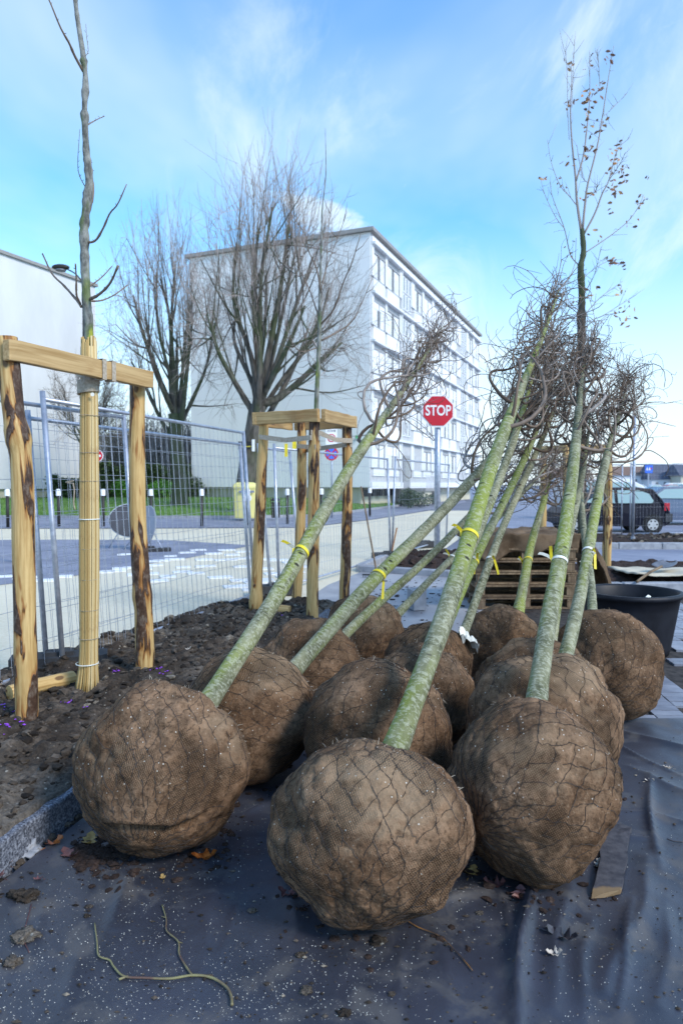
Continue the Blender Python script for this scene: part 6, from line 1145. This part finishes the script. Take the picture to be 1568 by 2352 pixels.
while k < 1300:
    p = gp(rr.uniform(-10, 1580), rr.uniform(1680, 2360)); 
    if p[0] < KX(p[1]) + .06: continue
    z_ = tarp_h(p[0], p[1]); s_ = .0018 + .006 * rr.rand() ** 4; mb.add(octv * np.array([s_ * rr.uniform(.8, 2.2), s_, s_ * .7]) * rr.uniform(.6, 1.3, (6, 1)) + (p[0], p[1], z_ + s_ * .4), octf); k += 1
tag(mb.build('soil_crumbs', MT['clod'], attr=False), 'fine dark soil crumbs scattered over the ground sheet', 'soil', kind='stuff')
def lump(label, px, py, s_, seed, z0=None, fl=.55, m='clod', name='soil_clump', cat='soil'):
    p = gp(px, py); z_ = tarp_h(p[0], p[1]) if z0 is None else z0; D_, f_ = ico(4); r_ = 1 + .5 * fbm(D_ * 2.6, 4, seed) + .12 * fbm(D_ * 9, 2, seed + 1); V = D_ * r_[:, None] * s_ * .72 * np.array([1.25, .95, fl]); V[:, 2] = np.maximum(V[:, 2], -s_ * .2) + s_ * .15
    tag(MB().add(V + (p[0], p[1], z_), f_).build(name, MT['soil' if m == 'clod' else m], smooth=True, attr=False, origin=(p[0], p[1], z_)), label, cat)
lump('crumbly soil clump on the sheet below the granite kerb', 55, 2072, .050, 2); lump('rooty dark clump beside a thin red twig', 62, 2168, .045, 4); lump('small ragged clod under the orange-ended twig', 868, 2180, .026, 6); lump('mud clump under the thick-stemmed tree ball', 778, 2118, .030, 7); lump('small wet clod below the forked twig end', 702, 2292, .020, 9)
lump('rounded grey stone leaning on the granite kerb', 60, 1962, .058, 12, 0.0, .9, 'kerb', 'stone', 'stone'); lump('little pebble clod beside the thin red twig', 200, 2118, .012, 15); lump('dark clod near the forked twig tip', 205, 2095, .013, 17)
for k_, (px, py, s_) in enumerate([(790, 2345, .02), (30, 2225, .03), (900, 2300, .012), (1185, 2240, .010), (580, 2105, .016), (1100, 2110, .014), (480, 2260, .013), (690, 2212, .016)]): lump(['tiny clod below the orange-ended twig', 'flat clod under the rooty clump', 'tiny dark clod below the small twig', 'tiny clod beside the long fold', 'clod above the forked twig', 'clod beside the orange twig', 'crumb below the forked twig', 'crumb beside the forked twig bend'][k_], px, py, s_, 50 + k_)
# leaves: curled, brown, each its own thing
def leafthing(label, px, py, L, rz, m, curl=.35, z0=None, seed=0, tilt=(0, 0)):
    p = gp(px, py); z_ = tarp_h(p[0], p[1]) if z0 is None else z0; me = lobed(L, L * .38, 100 + seed, curl * 1.5); me.materials.clear(); me.materials.append(m); mn = min(v.co.z for v in me.vertices)
    o = inst('fallen_leaf', me, None, (p[0], p[1], z_ - mn + .001), (tilt[0], tilt[1], rz)); me.polygons.foreach_set('use_smooth', [False] * len(me.polygons)); return tag(o, label, 'leaf', 'fallen leaves')
def lmat(name, a, b, r=.45):
    t = NT(name, r, .5); f = t.noise(t.co('obj'), 30, 4); t.col(t.mix(t.step(f, .35, .65), a, b)); return t.m
rust, pale, dark, plum = lmat('rust_leaf', (.16, .045, .012), (.36, .12, .03), .25), lmat('pale_leaf', (.42, .34, .26), (.6, .52, .44), .6), lmat('dark_leaf', (.02, .018, .022), (.06, .05, .055), .35), lmat('plum_leaf', (.10, .04, .045), (.2, .09, .08), .5)
ochre = lmat('ochre_leaf', (.30, .19, .06), (.42, .28, .10), .6)
for k_, (px, py, L, rz, m, lab) in enumerate([(440, 1985, .10, -1.3, rust, 'glossy rust-brown leaf curled beside the creased root ball'), (408, 1972, .06, .6, rust, 'small dark rust leaf touching the glossy curled one'), (376, 2035, .035, .4, ochre, 'small ochre leaf alone on the sheet below the creased ball'), (175, 1985, .09, .9, plum, 'dull plum leaf in the mud at the creased ball'),
        (198, 1960, .10, .1, ochre, 'lobed ochre oak leaf standing at the creased ball'), (682, 2075, .075, 1.2, plum, 'crumpled reddish leaf under the thick-stemmed tree ball'), (1075, 2030, .075, -.5, ochre, 'yellow-brown feathery leaf in the gap by the plank-side ball'), (1195, 2060, .09, 2.8, plum, 'oak leaf cluster below the plank-side ball'), (1215, 2040, .06, .5, rust, 'red-brown leaf tip under the plank-side ball'),
        (1160, 2050, .08, 1.4, plum, 'long curled leaf stalk under the plank-side ball'), (1375, 2010, .07, -.4, pale, 'bleached white-grey curled leaf by the plank'), (1255, 2160, .10, -2.2, dark, 'narrow black wet leaf beside the long fold'), (1248, 2115, .03, .6, ochre, 'tiny ochre leaf above the black wet leaf'), (1480, 1806, .05, -1.4, pale, 'pale torn leaf on the sheet beside the plank-side ball'),
        (1545, 1772, .05, 1.2, pale, 'pale lobed leaf alone on the creased sheet by the paving'), (100, 2030, .035, 1.7, plum, 'small reddish leaf below the gutter dirt'), (25, 2000, .07, .8, rust, 'orange-brown wet leaf in the gutter'), (105, 1960, .08, -.6, rust, 'dark wet leaf wedged against the granite kerb'), (10, 2030, .07, 1.2, plum, 'dark plum leaf in the gutter past the grey stone'), (1380, 1895, .05, .2, rust, 'red leaf fragment behind the upright bark stick'), (1290, 2215, .05, 1.5, pale, 'little pale wood flake near the black leaf')]):
    leafthing(lab, px, py, L, rz, m, .3, None, k_)
for k_, (px, py, L, m, lab) in enumerate([(300, 1665, .07, pale, 'crumpled pale leaf on the bed soil beside the reed mat'), (440, 1500, .06, pale, 'whitish torn leaf on the bed soil near the fence rail')]):
    p = gp(px, py, .16); o_ = leafthing(lab, px, py, L, 1.0 + k_, m, .5, bed_h(p[0], p[1]) + .01, 60 + k_); o_.location.x, o_.location.y = p[0], p[1]
# twigs
def twig(label, paths, m, name='twig'):
    mb = MB(); o0 = None
    for (pp, r0, r1) in paths:
        P = []
        for (a, b) in pp: g = gp(a, b); g[2] = tarp_h(g[0], g[1]) + r0 + .002; P.append(g)
        P = spline(P, 6 * len(P)); mb.tube(P, np.linspace(r0, r1, len(P)) * .68 * (1 + .12 * np.random.RandomState(3).rand(len(P))), 7); o0 = P[0] if o0 is None else o0
    tag(mb.build(name, m, smooth=True, origin=o0 - (0, 0, .004)), label, 'twig')
c6 = lambda x, y: ((x * 1300 / 1568) * .574, (y * 1300 / 1568 + 3400) * .574)
tw1 = [([c6(1120, 790), c6(1115, 745), c6(1090, 700), c6(1020, 660), c6(930, 650), c6(820, 663), c6(700, 658), c6(600, 648), c6(550, 600), c6(530, 570), c6(478, 550), c6(470, 490), c6(458, 395)], .0062, .003), ([c6(930, 652), c6(890, 590), c6(865, 540), c6(860, 480), c6(805, 425), c6(803, 370), c6(783, 300)], .0048, .0026), ([c6(575, 660), c6(600, 652), c6(620, 645)], .005, .004), ([c6(862, 480), c6(882, 486)], .003, .001), ([c6(803, 360), c6(778, 352)], .003, .001)]
t = NT('twig_bark', .5, .4); f = t.noise(t.co('obj'), 9, 3); t.col(t.mix(t.step(f, .4, .6), (.13, .075, .055), (.24, .22, .10))); TWB = t.m
twig('long forked green-brown twig lying on the sheet', tw1, TWB)
c7 = lambda x, y: ((x * 1431 / 1568 + 1300) * .574, (y * 1431 / 1568 + 3400) * .574)
twig('thin twig with orange peeled end near the thick-stemmed tree ball', [([c7(310, 330), c7(400, 370), c7(500, 415), c7(580, 480), c7(645, 555)], .003, .003)], lmat('orange_twig', (.06, .045, .04), (.30, .14, .04)))
twig('thin red twig crossing the rooty dark clump', [([(73, 2090), (60, 2140), (50, 2160), (68, 2205)], .002, .0015)], lmat('red_twig', (.10, .03, .03), (.16, .06, .05))); twig('short dark broken twig on the creases beside the plank', [([(1530, 1940), (1545, 1944), (1567, 1946)], .004, .004)], dark)
twig('small grey twig beside the black leaf', [([(555, 2190), (575, 2178)], .002, .001)], dark)
# broken plank and bark stick
pa, pb = gp(1422, 1912), gp(1388, 2068); n_ = 10; mb = MB(); v = []; d_ = pb - pa; L_ = np.linalg.norm(d_); d_ /= L_; r_ = np.array([d_[1], -d_[0], 0]); rgp = np.random.RandomState(6)
for i in range(n_ + 1):
    t_ = i / n_; w1 = .052 + rgp.uniform(-.003, .003) - (.006 if t_ < .5 else 0); w2 = .050 + rgp.uniform(-.003, .003) - (.012 if t_ > .55 else 0); e1 = rgp.uniform(-.012, .012) if i == n_ else 0
    for sz in (.004, .020):
        for s_ in (-w1, 0, w2): p = pa + d_ * (L_ * t_ + (rgp.uniform(-.02, .02) * 2.2 if i in (0, n_) else 0)) + r_ * s_; v.append((p[0], p[1], tarp_h(p[0], p[1]) + sz + .006 * math.sin(t_ * 3)))
f = []
for i in range(n_):
    a = i * 6
    for (u_, w_) in ((0, 1), (1, 2)): f += [(a + 3 + u_, a + 3 + w_, a + 9 + w_, a + 9 + u_), (a + w_, a + u_, a + 6 + u_, a + 6 + w_)]
    f += [(a, a + 3, a + 9, a + 6), (a + 5, a + 2, a + 8, a + 11)]
f += [(0, 1, 4, 3), (1, 2, 5, 4)]; a = n_ * 6; f += [(a + 1, a, a + 3, a + 4), (a + 2, a + 1, a + 4, a + 5)]
t = NT('weathered_plank', .6, .4); ff = t.noise(t.co('geo'), 30, 4); sepp = t.n.new('ShaderNodeSeparateXYZ'); t.l.new(t.n.new('ShaderNodeNewGeometry').outputs['Position'], sepp.inputs[0])
t.col(t.mix(t.step(t.math('ADD', sepp.outputs[1], t.math('MULTIPLY', ff, .05)), pb[1] + .055, pb[1] + .035), t.mix(t.step(ff, .3, .7), (.045, .042, .05), (.095, .088, .095)), (.24, .16, .085))).bump(ff, .4, .004)
tag(MB().add(v, f).build('broken_plank', t.m, attr=False, fix=True, origin=pa), 'flat weathered grey plank with a broken tan end lying on the sheet', 'plank')
sa_, sb_ = gp(1368, 1885), gp(1371, 1955); o = MB().bar(sa_ + (0, 0, .035), sb_ + (0, 0, .032), .035, .04, seg=8, jit=.008).build('bark_stick', MT['pallet'], origin=sa_); tag(o, 'short grey-brown split stick lying beside the plank', 'stick')
lump('rotten bark lump beside the plank-side root ball', 1335, 1962, .028, 71, None, .5, 'oldbark', 'bark_lump', 'bark')
# violet marking flecks on the soil, straw ends, splashes of stone
mb = MB(); VP = plain('violet_marking', (.30, .07, .62), .7)
for (px, py, s_, k) in ((15, 1640, .05, 26), (10, 1690, .05, 24), (45, 1665, .02, 8), (152, 1612, .02, 12), (265, 1550, .025, 10), (372, 1562, .04, 22), (475, 1700, .02, 0), (650, 1420, .035, 8), (722, 1432, .03, 10), (200, 1640, .015, 5)):
    for _ in range(int(k * .6)):
        p = gp(px, py, .16); x, y = p[0] + rr.normal(0, s_ * .8), p[1] + rr.normal(0, s_); s2 = rr.uniform(.004, .012); mb.add(octv * np.array([s2, s2, s2 * .5]) * rr.uniform(.5, 1.4, (6, 1)) + (x, y, bed_h(x, y) + .012), octf)
tag(mb.build('violet_flecks', VP, attr=False), 'violet marking-paint flecks on the bed soil round the stakes', 'paint marks', kind='stuff')
for k_, (a, b) in enumerate([((0, 1722), (34, 1708)), ((0, 1728), (36, 1727))]): A, B_ = gp(*a, .17), gp(*b, .17); o = MB().tube([A + (0, 0, .015), B_ + (0, 0, .015)], .004, 6).build('reed_stalk', MT['reed'], origin=A); tag(o, ['loose yellow reed stalk on the soil, slanting up', 'loose yellow reed stalk on the soil, lying level'][k_], 'reed')
